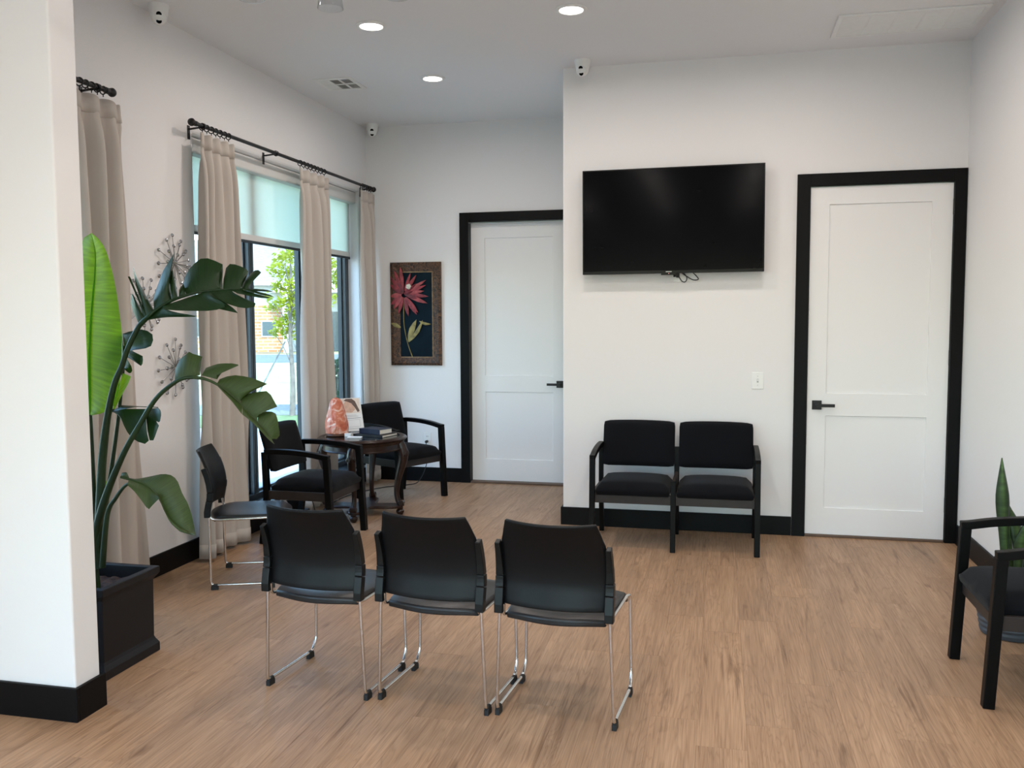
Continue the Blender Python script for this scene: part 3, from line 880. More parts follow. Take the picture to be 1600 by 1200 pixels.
for q in range(26):
    a = q*2.4; r_ = .0046*math.sqrt(q)
    fc.ball((cx_+r_*math.cos(a), -.046, cz_+r_*math.sin(a)), .0062, 6, 4)
fc.build('flower_stamens', mat('cream_stamen_paint', (.72, .68, .58), .5, noise=.3, nscale=90), pt, smooth=60)['kind'] = 'stuff'
MB().tube(smooth_path([(pxz(x_, y_)[0], -.018, pxz(x_, y_)[1]) for x_, y_ in ((248,450),(250,560),(252,680),(270,800),(295,900),(335,1012))], 5), .0042, 8).build('painted_stem', M_pleaf, pt, smooth=60)
petal('painted_leaf', (298, 865), (372, 655), .021, M_pleaf, -.019, .010)
petal('painted_leaf', (300, 865), (430, 660), .014, M_pleaf, -.021, -.016)
petal('painted_leaf', (400, 672), (508, 698), .010, M_pleaf, -.022, -.010)
petal('painted_leaf', (230, 730), (140, 690), .015, M_pleaf, -.0345, .0)

# ------------------------------------------------------------------ starburst wall sculptures
M_rod = mat('dull_silver_rod', (.30, .295, .29), .35, metal=.9, noise=.1)
def starburst(cy, cz, seed, label, s=1.0):
    rnd = random.Random(seed)
    t = thing('starburst_wall_sculpture', label, 'wall decoration', (XL, cy, cz), 0, 'silver starburst wall sculptures')
    MB().ball((.030, 0, 0), .010, 12, 8).build('hub', M_silver, t, smooth=60)
    MB().lathe([(.014, 0), (.014, .004), (.004, .006), (.004, .030), (.001, .031)], 12, M=Matrix.Rotation(R(90), 4, 'Y')).build('wall_mount', M_silver, t, smooth=40)
    for layer, n, r0, xo in ((0, 12, .165, .020), (1, 11, .115, .052), (2, 6, .06, .075)):
        for q in range(n):
            a = 2*math.pi*(q+.5*layer+rnd.uniform(-.18, .18))/n
            rr = r0*rnd.uniform(.92, 1.08)*s
            e_ = Vector((xo, rr*math.cos(a), rr*math.sin(a)))
            rod = MB().tube([(.030, 0, 0), e_], .0021, 6).build('rod', M_rod, t, smooth=60)
            gm = MB(); dirn = Vector((1, .25*math.cos(a), .25*math.sin(a))).normalized()
            Mx = Matrix.Translation(e_) @ dirn.to_track_quat('Z', 'Y').to_matrix().to_4x4()
            gm.lathe([(.004, -.006), (.0115, -.003), (.0118, .002), (.0095, .004), (.0095, .003), (.006, .0075), (.001, .0085)], 10, M=Mx)
            gm.build('crystal', M_gem, rod)
    return t
starburst(4.905, 1.895, 1, 'highest silver starburst wall sculpture, above the large plant leaf')
starburst(4.60, 1.630, 2, 'silver starburst wall sculpture mostly hidden behind the plant leaves')
starburst(4.882, 1.255, 3, 'lowest silver starburst wall sculpture, in full view by the curtain')

# ------------------------------------------------------------------ curtain rods and curtains
RX, RZ = -3.205, 2.768
def rod(name, y0, y1, brackets, ring_spans, label, end0=True, end1=True):
    t = thing(name, label, 'curtain rod', (RX, y0, RZ))
    L_ = y1-y0
    MB().tube([(0, 0, 0), (0, L_, 0)], .0125, 14).build('pole', M_iron, t, smooth=50)
    for on, yy, sg in ((end0, 0, -1), (end1, L_, 1)):
        if on:
            Mx = Matrix.Translation((0, yy, 0)) @ Matrix.Rotation(R(90)*-sg, 4, 'X')
            MB().lathe([(.0125, -.02), (.017, -.018), (.017, .004), (.012, .008), (.012, .014), (.021, .022), (.025, .034), (.021, .046), (.001, .054)], 18, M=Mx).build('finial', M_iron, t, smooth=50)
    for b_ in brackets:
        yy = b_-y0; wx = XL-RX
        br = MB().bar([(wx, yy, -.012), (wx+.02, yy, -.012), (-.02, yy, -.006), (0, yy, -.018)], .010, .010)
        br.box(wx, wx+.006, yy-.011, yy+.011, -.075, .010)
        br.lathe([(.0165, -.011), (.019, -.011), (.019, .011), (.0165, .011), (.0165, -.011)], 16, M=Matrix.Translation((0, yy, 0)) @ Matrix.Rotation(R(90), 4, 'X'), close=False)
        br.build('bracket', M_iron, t, smooth=40)
    for a, b_, n in ring_spans:
        for q in range(n):
            yy = a+(b_-a)*(q+.5)/n-y0; tl = R(random.uniform(-14, 14))
            Mx = Matrix.Translation((0, yy, -.006)) @ Matrix.Rotation(tl, 4, 'Z')
            pts = [Mx @ Vector((.0205*math.cos(2*math.pi*k_/20), 0, .0205*math.sin(2*math.pi*k_/20))) for k_ in range(21)]
            rg = MB().tube(pts, .0036, 6, cap=False)
            rg.tube([(0, yy, -.0265), (0, yy, -.040)], .003, 6)
            rg.build('curtain_ring', M_iron, t, smooth=60)
    return t
rod('curtain_rod', 5.045, 7.945, (5.135, 6.086, 7.90), ((5.10, 5.46, 7), (6.44, 6.93, 8), (7.68, 7.93, 5)), 'black curtain rod above the window that shows the tree')
rod('curtain_rod', 2.95+.1, 4.235, (4.215-.06, 3.2), ((3.95, 4.22, 6),), 'black curtain rod end beside the white partition', end0=False)

def curtain(y0t, y1t, y0b, y1b, zb, folds, label, seed, xb=0.0, amp=.030):
    rnd = random.Random(seed)
    ph = [rnd.uniform(-.35, .35) for _ in range(folds+2)]; am = [rnd.uniform(.7, 1.25) for _ in range(folds+2)]
    zt = 2.714; yc = (y0b+y1b)/2
    o_ = thing('curtain', label, 'curtain', (RX, yc, zb), 0, 'beige pinch pleated curtains')
    def fn(u, v_):
        z = zt+(zb-zt)*v_
        k_ = v_**.8
        a = y0t+(y1t-y0t)*u; b_ = y0b+(y1b-y0b)*u
        y = a+(b_-a)*k_
        i = min(int(u*folds), folds-1); f = u*folds-i
        w = math.sin(2*math.pi*(u*folds+.10*math.sin(3*v_+seed)+ph[i]*.25*math.sin(math.pi*f)*v_))
        pinch = max(0, 1-v_/.06)
        A_ = amp*(am[i]*(1-f)+am[i+1]*f)*(.55+.6*min(1, v_/.10))
        A_ *= 1-.45*math.exp(-((v_-.036)/.018)**2)
        wv = math.copysign(abs(w)**.75, w)
        x_ = A_*wv*(1+.35*math.sin(5.3*u+seed*1.7)*min(1, v_*3)) + .010*math.sin(6*v_+seed+u*9)*min(1, v_*5)
        y += .020*math.sin(2*math.pi*u*1.5+v_*2.2+seed)*v_
        z += .008*math.sin(2*math.pi*u*folds+1.3)*max(0, 1-v_/.02) if v_ < .02 else 0
        return (x_+xb, y-yc, z-zb)
    mb = MB().grid(fn, folds*14, 46)
    mb.build('curtain_panel', M_curtain, o_, smooth=80, solid=.003)
    def hem(u, v_): 
        p = fn(u, 1-.004-.030*v_); return (p[0]+.0035, p[1], p[2])
    MB().grid(hem, folds*14, 1).build('hem', M_curtain, o_, smooth=80, solid=.002)
    def hd(u, v_):
        p = fn(u, .002+.032*v_); return (p[0]+.0032, p[1], p[2])
    MB().grid(hd, folds*14, 2).build('pleat_heading', M_curtain, o_, smooth=80, solid=.002)
    return o_
curtain(5.085, 5.475, 4.99, 5.62, .022, 4, 'beige curtain on the near side of the window, behind the black side chair', 1, amp=.034)
curtain(6.435, 6.955, 6.46, 7.02, .022, 4, 'beige curtain hanging across the middle of the window', 2, amp=.036)
curtain(7.655, 7.985, 7.70, 8.02, .022, 3, 'beige curtain in the alcove corner beside the painting', 3, amp=.032)
curtain(3.94, 4.345, 3.92, 4.43, .022, 3, 'beige curtain partly behind the white partition and the plant stems', 4, amp=.036)

# roller shades
def roller(y0, y1, zbot, label):
    t = thing('roller_shade', label, 'window shade', (-3.375, (y0+y1)/2, 2.728)); h = (y1-y0)/2-.012
    MB().box(-.038, .038, -h, h, -.105, -.001).build('cassette', M_shadecas, t, bevel=.010)
    dz = zbot-2.728
    box(-.032, -.031, -h+.012, h-.012, dz+.05, -.10).build('shade_fabric', M_shade, t)
    MB().box(-.036, -.026, -h+.012, h-.012, dz+.008, dz+.052).build('hem_bar', M_shadecas, t, bevel=.003)
    box(-.038, -.024, -h+.010, h-.010, dz-.012, dz+.008).build('bottom_rail', M_frame, t, bevel=.002)
    return t
M_shadecas = mat('shade_fabric_wrap', (.66, .655, .64), .8, bump=.1, bscale=400)
roller(WY0, WY1, 2.125, 'pale roller shade half lowered over the window with the tree outside')
roller(3.02, 4.12, 2.125, 'pale roller shade of the window behind the partition and tall plant')

# ------------------------------------------------------------------ stacking chairs with sled legs
def rbox(mb, fn, nu, nv, th, edge):      # closed cushion: top sheet fn(u, v) -> Vector, thickness th, rounded edge
    pass
def stack_chair(loc, rz, label):
    t = thing('stacking_chair', label, 'chair', loc, rz, 'black stacking chairs with chrome sled legs')
    def back_pt(u, v_, off=0.0):
        U = 2*u-1
        hw = .200+.010*math.sin(math.pi*min(1, v_/.8))
        if v_ > .72: hw -= .026*((v_-.72)/.28)**1.25
        z = .452+.336*v_
        lean = .075*max(0, (v_-.30)/.70)**1.8+.018*max(0, .25-v_)/.25
        y = -.168-.040*(1-U*U)-lean
        return Vector((U*hw, y+off, z+.006*(U*U)*v_))
    mb = MB(); nu, nv = 20, 16
    mb.grid(lambda u, v_: back_pt(u, v_), nu, nv)
    mb.build('backrest', M_plastic, t, smooth=60, solid=.013, bevel=.004)
    # padded seat shell
    def seat_pt(u, v_, top):
        U = 2*u-1; V = v_
        hw = .197+.012*V
        y = (-.165-.050*(1-U*U)*(1-V)**2)+(.395+.012*(1-U*U))*V
        crown = .010*(1-U**4)
        scoop = -.014*(1-U*U)*math.sin(math.pi*min(1, V*1.15))
        fall = -.040*max(0, (V-.8)/.2)**2-.016*max(0, (.14-V)/.14)**2
        z = .424+crown+scoop+fall
        if not top: z -= .030-.006*U*U
        return Vector((U*hw, y, z))
    sb = MB(); N_ = 14
    sb.grid(lambda u, v_: seat_pt(u, v_, True), N_, N_, uv=False); nb = len(sb.v)
    sb.grid(lambda u, v_: seat_pt(u, v_, False), N_, N_, uv=False)
    for i in range(nb, nb+0): pass
    ring = [i for i in range(N_+1)]+[(j+1)*(N_+1)-1 for j in range(1, N_+1)]+[N_*(N_+1)+i for i in range(N_-1, -1, -1)]+[j*(N_+1) for j in range(N_-1, 0, -1)]
    for i in range(len(ring)):
        a, b_ = ring[i], ring[(i+1) % len(ring)]
        sb.f.append([a, a+nb, b_+nb, b_])
    half = N_*N_
    for i in range(half, 2*half): sb.f[i] = sb.f[i][::-1]
    sb.build('seat', M_vinyl, t, smooth=50, bevel=.008, seg=3)
    for s in (-1, 1):
        X = .2310*s; xi = .203*s
        fr = fillet([(.215*s, -.190, .445), (X, -.186, .027), (X, .168, .027), (X-.003*s, .200, .075), (.222*s, .200, .405), (.213*s, .17, .408), (xi, -.14, .398), (xi, -.185, .405), (.200*s, -.19, .45)], .022, 5)
        MB().tube(fr, .0072, 10).build('sled_leg', M_chrome, t, smooth=60)
        for yy in (-.165, .150):
            gd = MB().box(X-.009, X+.009, yy-.020, yy+.020, 0, .022); gd.tube([(X, yy-.016, .026), (X, yy+.016, .026)], .009, 10)
            gd.build('glide', M_rubber, t, smooth=40)
        def bx(z): # centre line of the bracket follows the edge of the backrest
            v_ = max(0, (z-.452)/.336); p = back_pt(1 if s > 0 else 0, v_); return Vector((.215*s, p.y-.012, z))
        for z0, z1, w, w2 in ((.418, .512, .034, .034), (.514, .560, .033, .032), (.562, .700, .031, .020)):
            pts = [bx(z0+(z1-z0)*q/3) for q in range(4)]
            MB().bar(pts, w, .034 if z1 < .6 else .030, ref=(0, 1, 0), w2=w2).build('back_bracket', M_bracket, t, bevel=.003)
    MB().tube([(-.205, .19, .402), (.205, .19, .402)], .0066, 10).build('cross_rail', M_chrome, t, smooth=60)
    return t
ch1 = stack_chair((-1.600, 3.490, 0), R(-5.6), 'black stacking chair at the left end of the front row')
mk = empty('embossed_label')
bpy.data.objects.remove(mk)
dup(ch1, (-1.086, 3.463, 0), R(-5.8), 'black stacking chair in the middle of the front row of three')
dup(ch1, (-.590, 3.438, 0), R(-4.4), 'black stacking chair at the right end of the front row')
dup(ch1, (-2.744, 4.770, 0), R(-69.0), 'black stacking chair turned sideways beside the curtain')
lb = MB().box(-.018, .018, -.0012, 0, -.009, .009)
for zz in (-.0045, .0, .0045): lb.box(-.012, .004, -.0018, -.0012, zz-.001, zz+.001)
lb.build('moulded_label', mat('moulded_label_grey', (.030, .032, .036), .35, noise=.1), ch1, loc=(-.035, -.2145, .489), rot=(R(-8), 0, 0))

# ------------------------------------------------------------------ guest armchairs and bench
def cushion(x0, x1, y0, y1, z0, z1, dome, nx=12, ny=12):
    mb = MB(); cx, cy = (x0+x1)/2, (y0+y1)/2; hx, hy = (x1-x0)/2, (y1-y0)/2
    def se(U, p): return math.copysign(abs(U)**p, U)
    def top(u, v_):
        U, V = 2*u-1, 2*v_-1
        e = (1-abs(U)**9)**.42*(1-abs(V)**7)**.42
        return Vector((cx+hx*U, cy+hy*V, z0+(z1-z0)*(.45+.55*e)+dome*(1-U*U)*(1-V*V)))
    mb.grid(top, nx, ny, uv=False); nb = len(mb.v)
    mb.grid(lambda u, v_: Vector((cx+hx*(2*u-1)*.97, cy+hy*(2*v_-1)*.97, z0)), nx, ny, uv=False)
    for i in range(nx*ny, 2*nx*ny): mb.f[i] = mb.f[i][::-1]
    ring = [i for i in range(nx+1)]+[(j+1)*(nx+1)-1 for j in range(1, ny+1)]+[ny*(nx+1)+i for i in range(nx-1, -1, -1)]+[j*(nx+1) for j in range(ny-1, 0, -1)]
    for i in range(len(ring)):
        a, b_ = ring[i], ring[(i+1) % len(ring)]
        mb.f.append([a, a+nb, b_+nb, b_])
    return mb
def back_cushion(xc, hw, t):
    mb = MB(); n, m_ = 14, 12
    def pt_(u, v_, f):
        U = 2*u-1; z = .496+.312*v_
        r_ = (1-abs(U)**8)**.4*(1-abs(2*v_-1)**8)**.4
        yc = -.185-.085*v_; th_ = .012+.022*r_
        curve = -.014*(1-U*U)
        hw2 = hw*(1-.05*max(0, .4-v_)/.4*0)
        cr_ = abs(U)**14; cv_ = abs(2*v_-1)**14; z -= (z-.652)*.045*cr_
        return Vector((xc+U*hw2*(1-.020*cv_), yc+curve+f*th_, z+.006*(1-U*U)*(1 if v_ > .5 else 0)*((v_-.5)*2 if v_ > .5 else 0)))
    mb.grid(lambda u, v_: pt_(u, v_, 1), n, m_, uv=False); nb = len(mb.v)
    mb.grid(lambda u, v_: pt_(u, v_, -1), n, m_, uv=False)
    for i in range(0, n*m_): mb.f[i] = mb.f[i][::-1]
    ring = [i for i in range(n+1)]+[(j+1)*(n+1)-1 for j in range(1, m_+1)]+[m_*(n+1)+i for i in range(n-1, -1, -1)]+[j*(n+1) for j in range(m_-1, 0, -1)]
    for i in range(len(ring)):
        a, b_ = ring[i], ring[(i+1) % len(ring)]
        mb.f.append([a, b_, b_+nb, a+nb])
    return mb
def arm_parts(t, X, w=.043):
    # front leg, arched arm, rear post
    MB().bar([(X, .268, 0), (X, .236, .605)], w, .044, ref=(0, 1, 0)).build('front_leg', M_chairwood, t, bevel=.003)
    pts = smooth_path([(X, .256, .612), (X, .215, .616), (X, .12, .632), (X, .0, .643), (X, -.12, .646), (X, -.222, .644)], 4)
    MB().bar(pts, w*1.04, .035, ref=(0, 0, 1)).build('armrest', M_chairwood, t, bevel=.004)
    MB().bar([(X, -.255, 0), (X, -.215, .33), (X, -.225, .640)], w*.9, .040, ref=(0, 1, 0)).build('rear_leg', M_chairwood, t, bevel=.003)
    MB().box(X-.011, X+.011, -.21, .235, .315, .375).build('side_rail', M_rail, t, bevel=.002)
def seat_unit(t, xc, hw):
    cushion(xc-hw, xc+hw, -.205, .268, .362, .448, .022).build('seat_cushion', M_fabric, t, smooth=50, bevel=.012, seg=3)
    back_cushion(xc, hw+.004, t).build('back_cushion', M_fabric, t, smooth=60)
    box(xc-hw-.01, xc+hw+.01, .222, .246, .308, .372).build('front_rail', M_rail, t, bevel=.002)
    box(xc-hw-.01, xc+hw+.01, -.235, -.212, .312, .372).build('rear_rail', M_rail, t, bevel=.002)
    box(xc-hw+.02, xc+hw-.02, -.20, .22, .345, .364).build('seat_board', M_rail, t)
    MB().bar([(xc-hw-.008, -.222, .575), (xc+hw+.008, -.222, .575)], .05, .018, ref=(0, 1, 0)).build('back_rail', M_chairwood, t)
def armchair(loc, rz, label):
    t = thing('guest_armchair', label, 'armchair', loc, rz, 'black upholstered guest armchairs')
    for s in (-1, 1): arm_parts(t, .265*s)
    seat_unit(t, 0, .243)
    return t
ac = armchair((-2.816, 5.784, 0), R(-91.2), 'black upholstered armchair between the side chair and round table')
dup(ac, (-2.705, 7.262, 0), R(-115.8), 'black upholstered armchair in the alcove behind the round table')
dup(ac, (1.312, 4.030, 0), R(90), 'black upholstered armchair cut off at the right edge of the frame')
bn = thing('tandem_bench', 'black two seat upholstered bench under the television', 'bench', (-.297, 6.150, 0), R(180), None)
for s in (-1, 1): arm_parts(bn, .538*s, .036)
MB().bar([(0, .268, 0), (0, .243, .472)], .034, .040, ref=(0, 1, 0)).build('front_leg', M_chairwood, bn, bevel=.003)
MB().bar([(0, -.255, 0), (0, -.215, .33), (0, -.225, .636)], .034, .040, ref=(0, 1, 0)).build('rear_leg', M_chairwood, bn, bevel=.003)
MB().box(-.011, .011, -.21, .235, .315, .462).build('centre_rail', M_rail, bn, bevel=.002)
for s in (-1, 1): seat_unit(bn, .269*s, .250)

# ------------------------------------------------------------------ round carved side table
TX, TY, TZ = -2.757, 6.545, .63
tb = thing('round_side_table', 'round dark mahogany side table with carved cabriole legs', 'table', (TX, TY, 0), R(8))
TR = .352
MB().lathe([(.001, .598), (TR-.035, .598), (TR-.012, .602), (TR, .612), (TR, .617), (TR-.006, .623), (TR-.016, .626), (TR-.020, .630), (TR-.050, .630), (TR-.055, .627), (.001, .627)], 64).build('table_top', M_mahog, tb, smooth=35)
MB().lathe([(.001, .6275), (TR-.056, .6275), (TR-.057, .6295), (.001, .6295)], 64).build('glass_inset', mat('dark_table_inset', (.006, .005, .005), .10, spec=.4, noise=.2, nscale=5, coat=.2), tb, smooth=35)
MB().lathe([(.295, .525), (.305, .525), (.312, .532), (.306, .540), (.306, .572), (.314, .580), (.320, .597), (.295, .597), (.295, .525)], 64, close=False).build('apron', M_mahog, tb, smooth=35)
for q in range(4):
    a = R(90*q); d = Vector((math.cos(a), math.sin(a), 0))
    pr = [(.290, .585), (.312, .545), (.328, .490), (.322, .430), (.300, .350), (.280, .270), (.270, .190), (.276, .130), (.292, .095), (.306, .082)]
    rr = [.036, .040, .040, .036, .030, .025, .022, .022, .023, .020]
    pts = smooth_path([d*r_+Vector((0,0,z)) for r_, z in pr], 4)
    rs = []
    for i in range(len(pr)-1): rs += [rr[i]+(rr[i+1]-rr[i])*k_/4 for k_ in range(4)]
    lg = MB().tube(pts, rs+[rr[-1]], 12, sx=1.0, sy=.85).build('cabriole_leg', M_mahog, tb, smooth=60)
    w = Vector((-d.y, d.x, 0))
    MB().tube([d*.306+w*-.026+Vector((0,0,.098)), d*.306+w*.026+Vector((0,0,.098))], .024, 14).build('scroll_foot', M_mahog, lg, smooth=40, bevel=.004)
    lf_ = MB()
    for kk in range(-2, 3):
        aa = kk*.42
        p0 = d*.335+Vector((0,0,.545)); p1 = d*(.366-.010*abs(kk))+w*.026*kk*.6+Vector((0,0,.495-.004*abs(kk))); p2 = d*.338+w*.012*kk*.6+Vector((0,0,.425+.018*abs(kk)))
        lf_.tube(smooth_path([p0, p1, p2], 4), [.004, .006, .008, .009, .009, .008, .006, .004, .002], 6)
    lf_.build('carved_acanthus', M_mahog, lg, smooth=60)
    MB().lathe([(.012, 0), (.020, .003), (.030, .020), (.033, .032), (.028, .042), (.020, .048), (.024, .054), (.024, .060), (.001, .060)], 20, c=(d.x*.296, d.y*.296, 0)).build('bun_foot', M_mahog, tb, smooth=50)
st = MB(); N_ = 48
prof = []
for i in range(N_):
    a = 2*math.pi*i/N_; c4 = abs(math.cos(2*a)); prof.append((a, .115+.205*c4**2.6))
st.add([(r_*math.cos(a), r_*math.sin(a), .058) for a, r_ in prof]+[(r_*math.cos(a), r_*math.sin(a), .080) for a, r_ in prof], [])
st.f.append(list(range(N_))[::-1]); st.f.append([N_+i for i in range(N_)])
for i in range(N_): st.f.append([i, (i+1) % N_, N_+(i+1) % N_, N_+i])
st.build('stretcher_shelf', M_mahog, tb, bevel=.006, smooth=40)

# things on the table
sl_ = thing('salt_lamp', 'pink rock salt lamp on a round wooden base', 'lamp', (-2.952, 6.500, TZ+.0005))
MB().lathe([(.001, 0), (.076, 0), (.085, .004), (.088, .012), (.084, .020), (.075, .024), (.001, .024)], 36).build('lamp_base', mat('lamp_base_wood', (.11, .045, .025), .35, noise=.3, nscale=16), sl_, smooth=40)
from mathutils import noise as mnoise
def salt(u, v_):
    a = 2*math.pi*u; z = .024+.278*v_
    r_ = .098*(1-.10*(1-min(1, v_*6)))*(1-.30*v_-.34*v_**2.0)
    if v_ > .88: r_ *= max(.02, math.sqrt(max(0, 1-((v_-.88)/.12)**2)))
    p = Vector((math.cos(a)*2.2, math.sin(a)*2.2, v_*3.0))
    cell = mnoise.cell(p*1.7)
    r_ *= 1+.06*mnoise.noise(p*1.3)+.06*mnoise.noise(p*2.7)+.045*cell*.5
    return Vector((r_*math.cos(a)-.004*v_, r_*math.sin(a), z+.006*mnoise.noise(p*1.5)*v_))
sm = MB().grid(salt, 56, 44, uv=False); sm.f.append([44*57+i for i in range(56)])
sm.build('salt_crystal', M_salt, sl_, smooth=28)

bkm = thing('sign_holder', 'slanted clear holder with a printed flyer behind the salt lamp', 'sign holder', (-2.932, 6.755, TZ), 0)
# local frame: x along the bottom edge, y into the back, leaning
bkm.rotation_euler = (0, 0, R(46))
lean = R(18)
Ml = Matrix.Rotation(-lean, 4, 'X')
box(-.110, .110, .0, .003, 0, .285).build('acrylic_front', M_acrylic, bkm, rot=(-lean, 0, 0))
box(-.110, .110, -.004, .088, 0, .003).build('acrylic_base', M_acrylic, bkm)
fl = box(-.107, .107, -.0016, -.0004, .004, .283).build('flyer', M_card, bkm, rot=(-lean, 0, 0))
def flat(name, poly, mt, y=-.0022):
    mb = MB(); n = len(poly)
    mb.add([(x_, y, z_) for x_, z_ in poly]+[(x_, -.0016, z_) for x_, z_ in poly], [list(range(n))]+[[i, n+i, n+(i+1) % n, (i+1) % n] for i in range(n)])
    return mb.build(name, mt, fl)
M_skin = mat('printed_skin', (.62, .40, .30), .6, noise=.12, nscale=40)
M_hair = mat('printed_hair', (.12, .075, .06), .6, noise=.3, nscale=60)
M_pale = mat('printed_pale_peach', (.76, .66, .58), .6, noise=.06, nscale=20)
M_ink = mat('printed_ink', (.30, .31, .34), .6, noise=.05)
flat('printed_backdrop', [(-.095, .155), (.095, .155), (.095, .278), (-.095, .278)], M_pale)
flat('printed_face', [(-.045, .165), (.02, .16), (.05, .185), (.052, .225), (.03, .255), (-.02, .262), (-.05, .23), (-.055, .19)], M_skin, -.0028)
flat('printed_hair', [(-.04, .262), (-.02, .277), (.03, .278), (.058, .255), (.088, .172), (.070, .160), (.048, .205), (.022, .240), (-.015, .256)], M_hair, -.0034)
for z_, w in ((.138, .055), (.128, .07), (.114, .09), (.112, .09)): flat('printed_line', [(-w, z_-.0012), (w, z_-.0012), (w, z_+.0012), (-w, z_+.0012)], M_ink)
bx_ = MB()
for (x0, x1, z0, z1) in ((-.08, .08, .098, .0995), (-.08, .08, .040, .0415), (-.08, -.0785, .04, .0995), (.0785, .08, .04, .0995)): bx_.box(x0, x1, -.0022, -.0016, z0, z1)
bx_.build('printed_box', M_ink, fl)
flat('printed_line', [(-.09, .024), (.09, .024), (.09, .0265), (-.09, .0265)], M_ink)

def book(name, loc, rz, lx, ly, h, cover, label, cat='book'):
    t = thing(name, label, cat, loc, rz)
    c = .0028
    cv = MB().box(-lx/2, lx/2, -ly/2, ly/2, 0, c).box(-lx/2, lx/2, -ly/2, ly/2, h-c, h).box(-lx/2, lx/2, -ly/2, -ly/2+c, c, h-c)
    cv.build('cover', cover, t, bevel=.001)
    box(-lx/2+.004, lx/2-.004, -ly/2+c, ly/2-.005, c, h-c).build('page_block', M_paper, t)
    return t
book('flat_book', (-2.655, 6.570, TZ+.0002), R(-13), .275, .215, .020, M_bookdark, 'wide thin dark book lying flat on the round table')
nb_ = book('navy_book', (-2.655, 6.575, TZ+.0205), R(-20), .215, .150, .038, M_navy, 'thick navy blue book on top of the thin book')
cb = thing('card_box', 'small white card box beside the salt lamp', 'box', (-2.845, 6.475, TZ+.0002), R(5))
box(-.026, .026, -.018, .018, 0, .018).build('box_body', M_card, cb, bevel=.001)
box(-.027, .027, -.019, .019, .018, .026).build('box_lid', M_card, cb, bevel=.001)
cd = thing('card_stack', 'low stack of white cards near the table front edge', 'cards', (-2.755, 6.395, TZ+.0002), R(14))
for q in range(5): box(-.055, .055, -.025, .025, q*.0022, q*.0022+.0019).build('card', M_card, cd, loc=(random.uniform(-.002, .002), random.uniform(-.002, .002), 0))

# cords and power strip on the floor
ps = thing('power_strip', 'black power strip with plugs on the floor under the window', 'power strip', (-3.14, 6.27, 0), R(90))
box(-.14, .14, -.028, .028, 0, .036).build('strip_body', M_rubber, ps, bevel=.005)
for xx in (-.08, -.02, .05): box(xx-.022, xx+.022, -.020, .020, .036, .075).build('plug', M_rubber, ps, bevel=.005)
MB().tube(smooth_path([(.0, 0, .07), (.0, .0, .13), (.05, -.04, .16), (.12, -.045, .03), (.2, -.035, .008)], 6), .0035, 8).build('plug_cord', M_cord, ps, smooth=60)
lc = thing('lamp_cord', 'thin black cord running from the outlet along the floor', 'cord', (-2.725, 8.0, 0))
pts = [(0, .028, .383), (.0, .0, .383), (.015, -.03, .36), (.03, -.06, .20), (-.03, -.12, .03), (-.12, -.22, .006), (-.30, -.40, .006), (-.45, -.8, .006), (-.44, -1.2, .006)]
MB().tube(smooth_path(pts, 6), .004, 8).build('cord', M_cord, lc, smooth=60)
MB().tube([(0, .042, .383), (0, .008, .383)], .013, 12).build('plug', M_cord, lc, smooth=40)

# ------------------------------------------------------------------ bird of paradise in a square planter
bp_ = thing('bird_of_paradise', 'tall bird of paradise plant in a square black planter', 'potted plant', (-2.742, 3.408, 0))
B0 = Vector((-2.742, 3.408, 0))
pb = MB()
o_, i_ = .178, .150
def sq(h_, z): return [(-h_, -h_, z), (h_, -h_, z), (h_, h_, z), (-h_, h_, z)]
levels = [(.192, 0), (.192, .040), (.180, .062), (.175, .075), (.178, .345), (.199, .372), (.199, .402), (.165, .402), (.160, .30)]
for h_, z in levels: pb.add(sq(h_, z), [])
for i in range(len(levels)-1):
    for k_ in range(4):
        k2 = (k_+1) % 4
        pb.f.append([i*4+k_, i*4+k2, i*4+4+k2, i*4+4+k_])
pb.f.append([3, 2, 1, 0])
pb.build('planter', M_planter, bp_, bevel=.004)
def soil_pt(u, v_):
    x_, y_ = -.165+.33*u, -.165+.33*v_
    return Vector((x_, y_, .345+.014*mnoise.noise(Vector((x_*30, y_*30, 1)))))
MB().grid(soil_pt, 24, 24, uv=False).build('soil', M_soil, bp_, smooth=50)
def stem(pix_pts, radii, Ys, name='stem', mt=None, parent=None):
    pts = [P(a, b_, 1, yv)-B0 for (a, b_), yv in zip(pix_pts, Ys)]
    n = 6; sp = smooth_path(pts, n); rs = []
    for i in range(len(radii)-1): rs += [radii[i]+(radii[i+1]-radii[i])*k_/n for k_ in range(n)]
    rs.append(radii[-1])
    return MB().tube(sp, rs, 10).build(name, mt or M_stem, parent or bp_, smooth=60)
def lerp_poly(poly, t):
    ds = [0]
    for a, b_ in zip(poly, poly[1:]): ds.append(ds[-1]+math.hypot(b_[0]-a[0], b_[1]-a[1]))
    s = t*ds[-1]
    for i in range(len(poly)-1):
        if s <= ds[i+1] or i == len(poly)-2:
            f = 0 if ds[i+1] == ds[i] else (s-ds[i])/(ds[i+1]-ds[i])
            return tuple(poly[i][k_]+(poly[i+1][k_]-poly[i][k_])*f for k_ in range(2))
def lobe(mb, inner, outer, y_in, dy, bulge=.012, nu=10, nv=5):
    """One blade segment between two torn edges: inner polyline lies on the midrib, outer is the blade edge (photo pixels); y_in depth at the midrib, dy how far the edge leans back."""
    def fn(u, v_):
        a = lerp_poly(inner, u); b_ = lerp_poly(outer, u)
        q = (a[0]+(b_[0]-a[0])*v_, a[1]+(b_[1]-a[1])*v_)
        yi = y_in(u) if callable(y_in) else y_in
        yy = yi+dy*v_-bulge*math.sin(math.pi*v_)-.006*math.sin(math.pi*u)*v_
        return P(q[0], q[1], 1, yy)-B0
    mb.grid(fn, nu, nv)
Z2 = lambda pts: [(100+a/4.444, 330+b_/4.444) for a, b_ in pts]
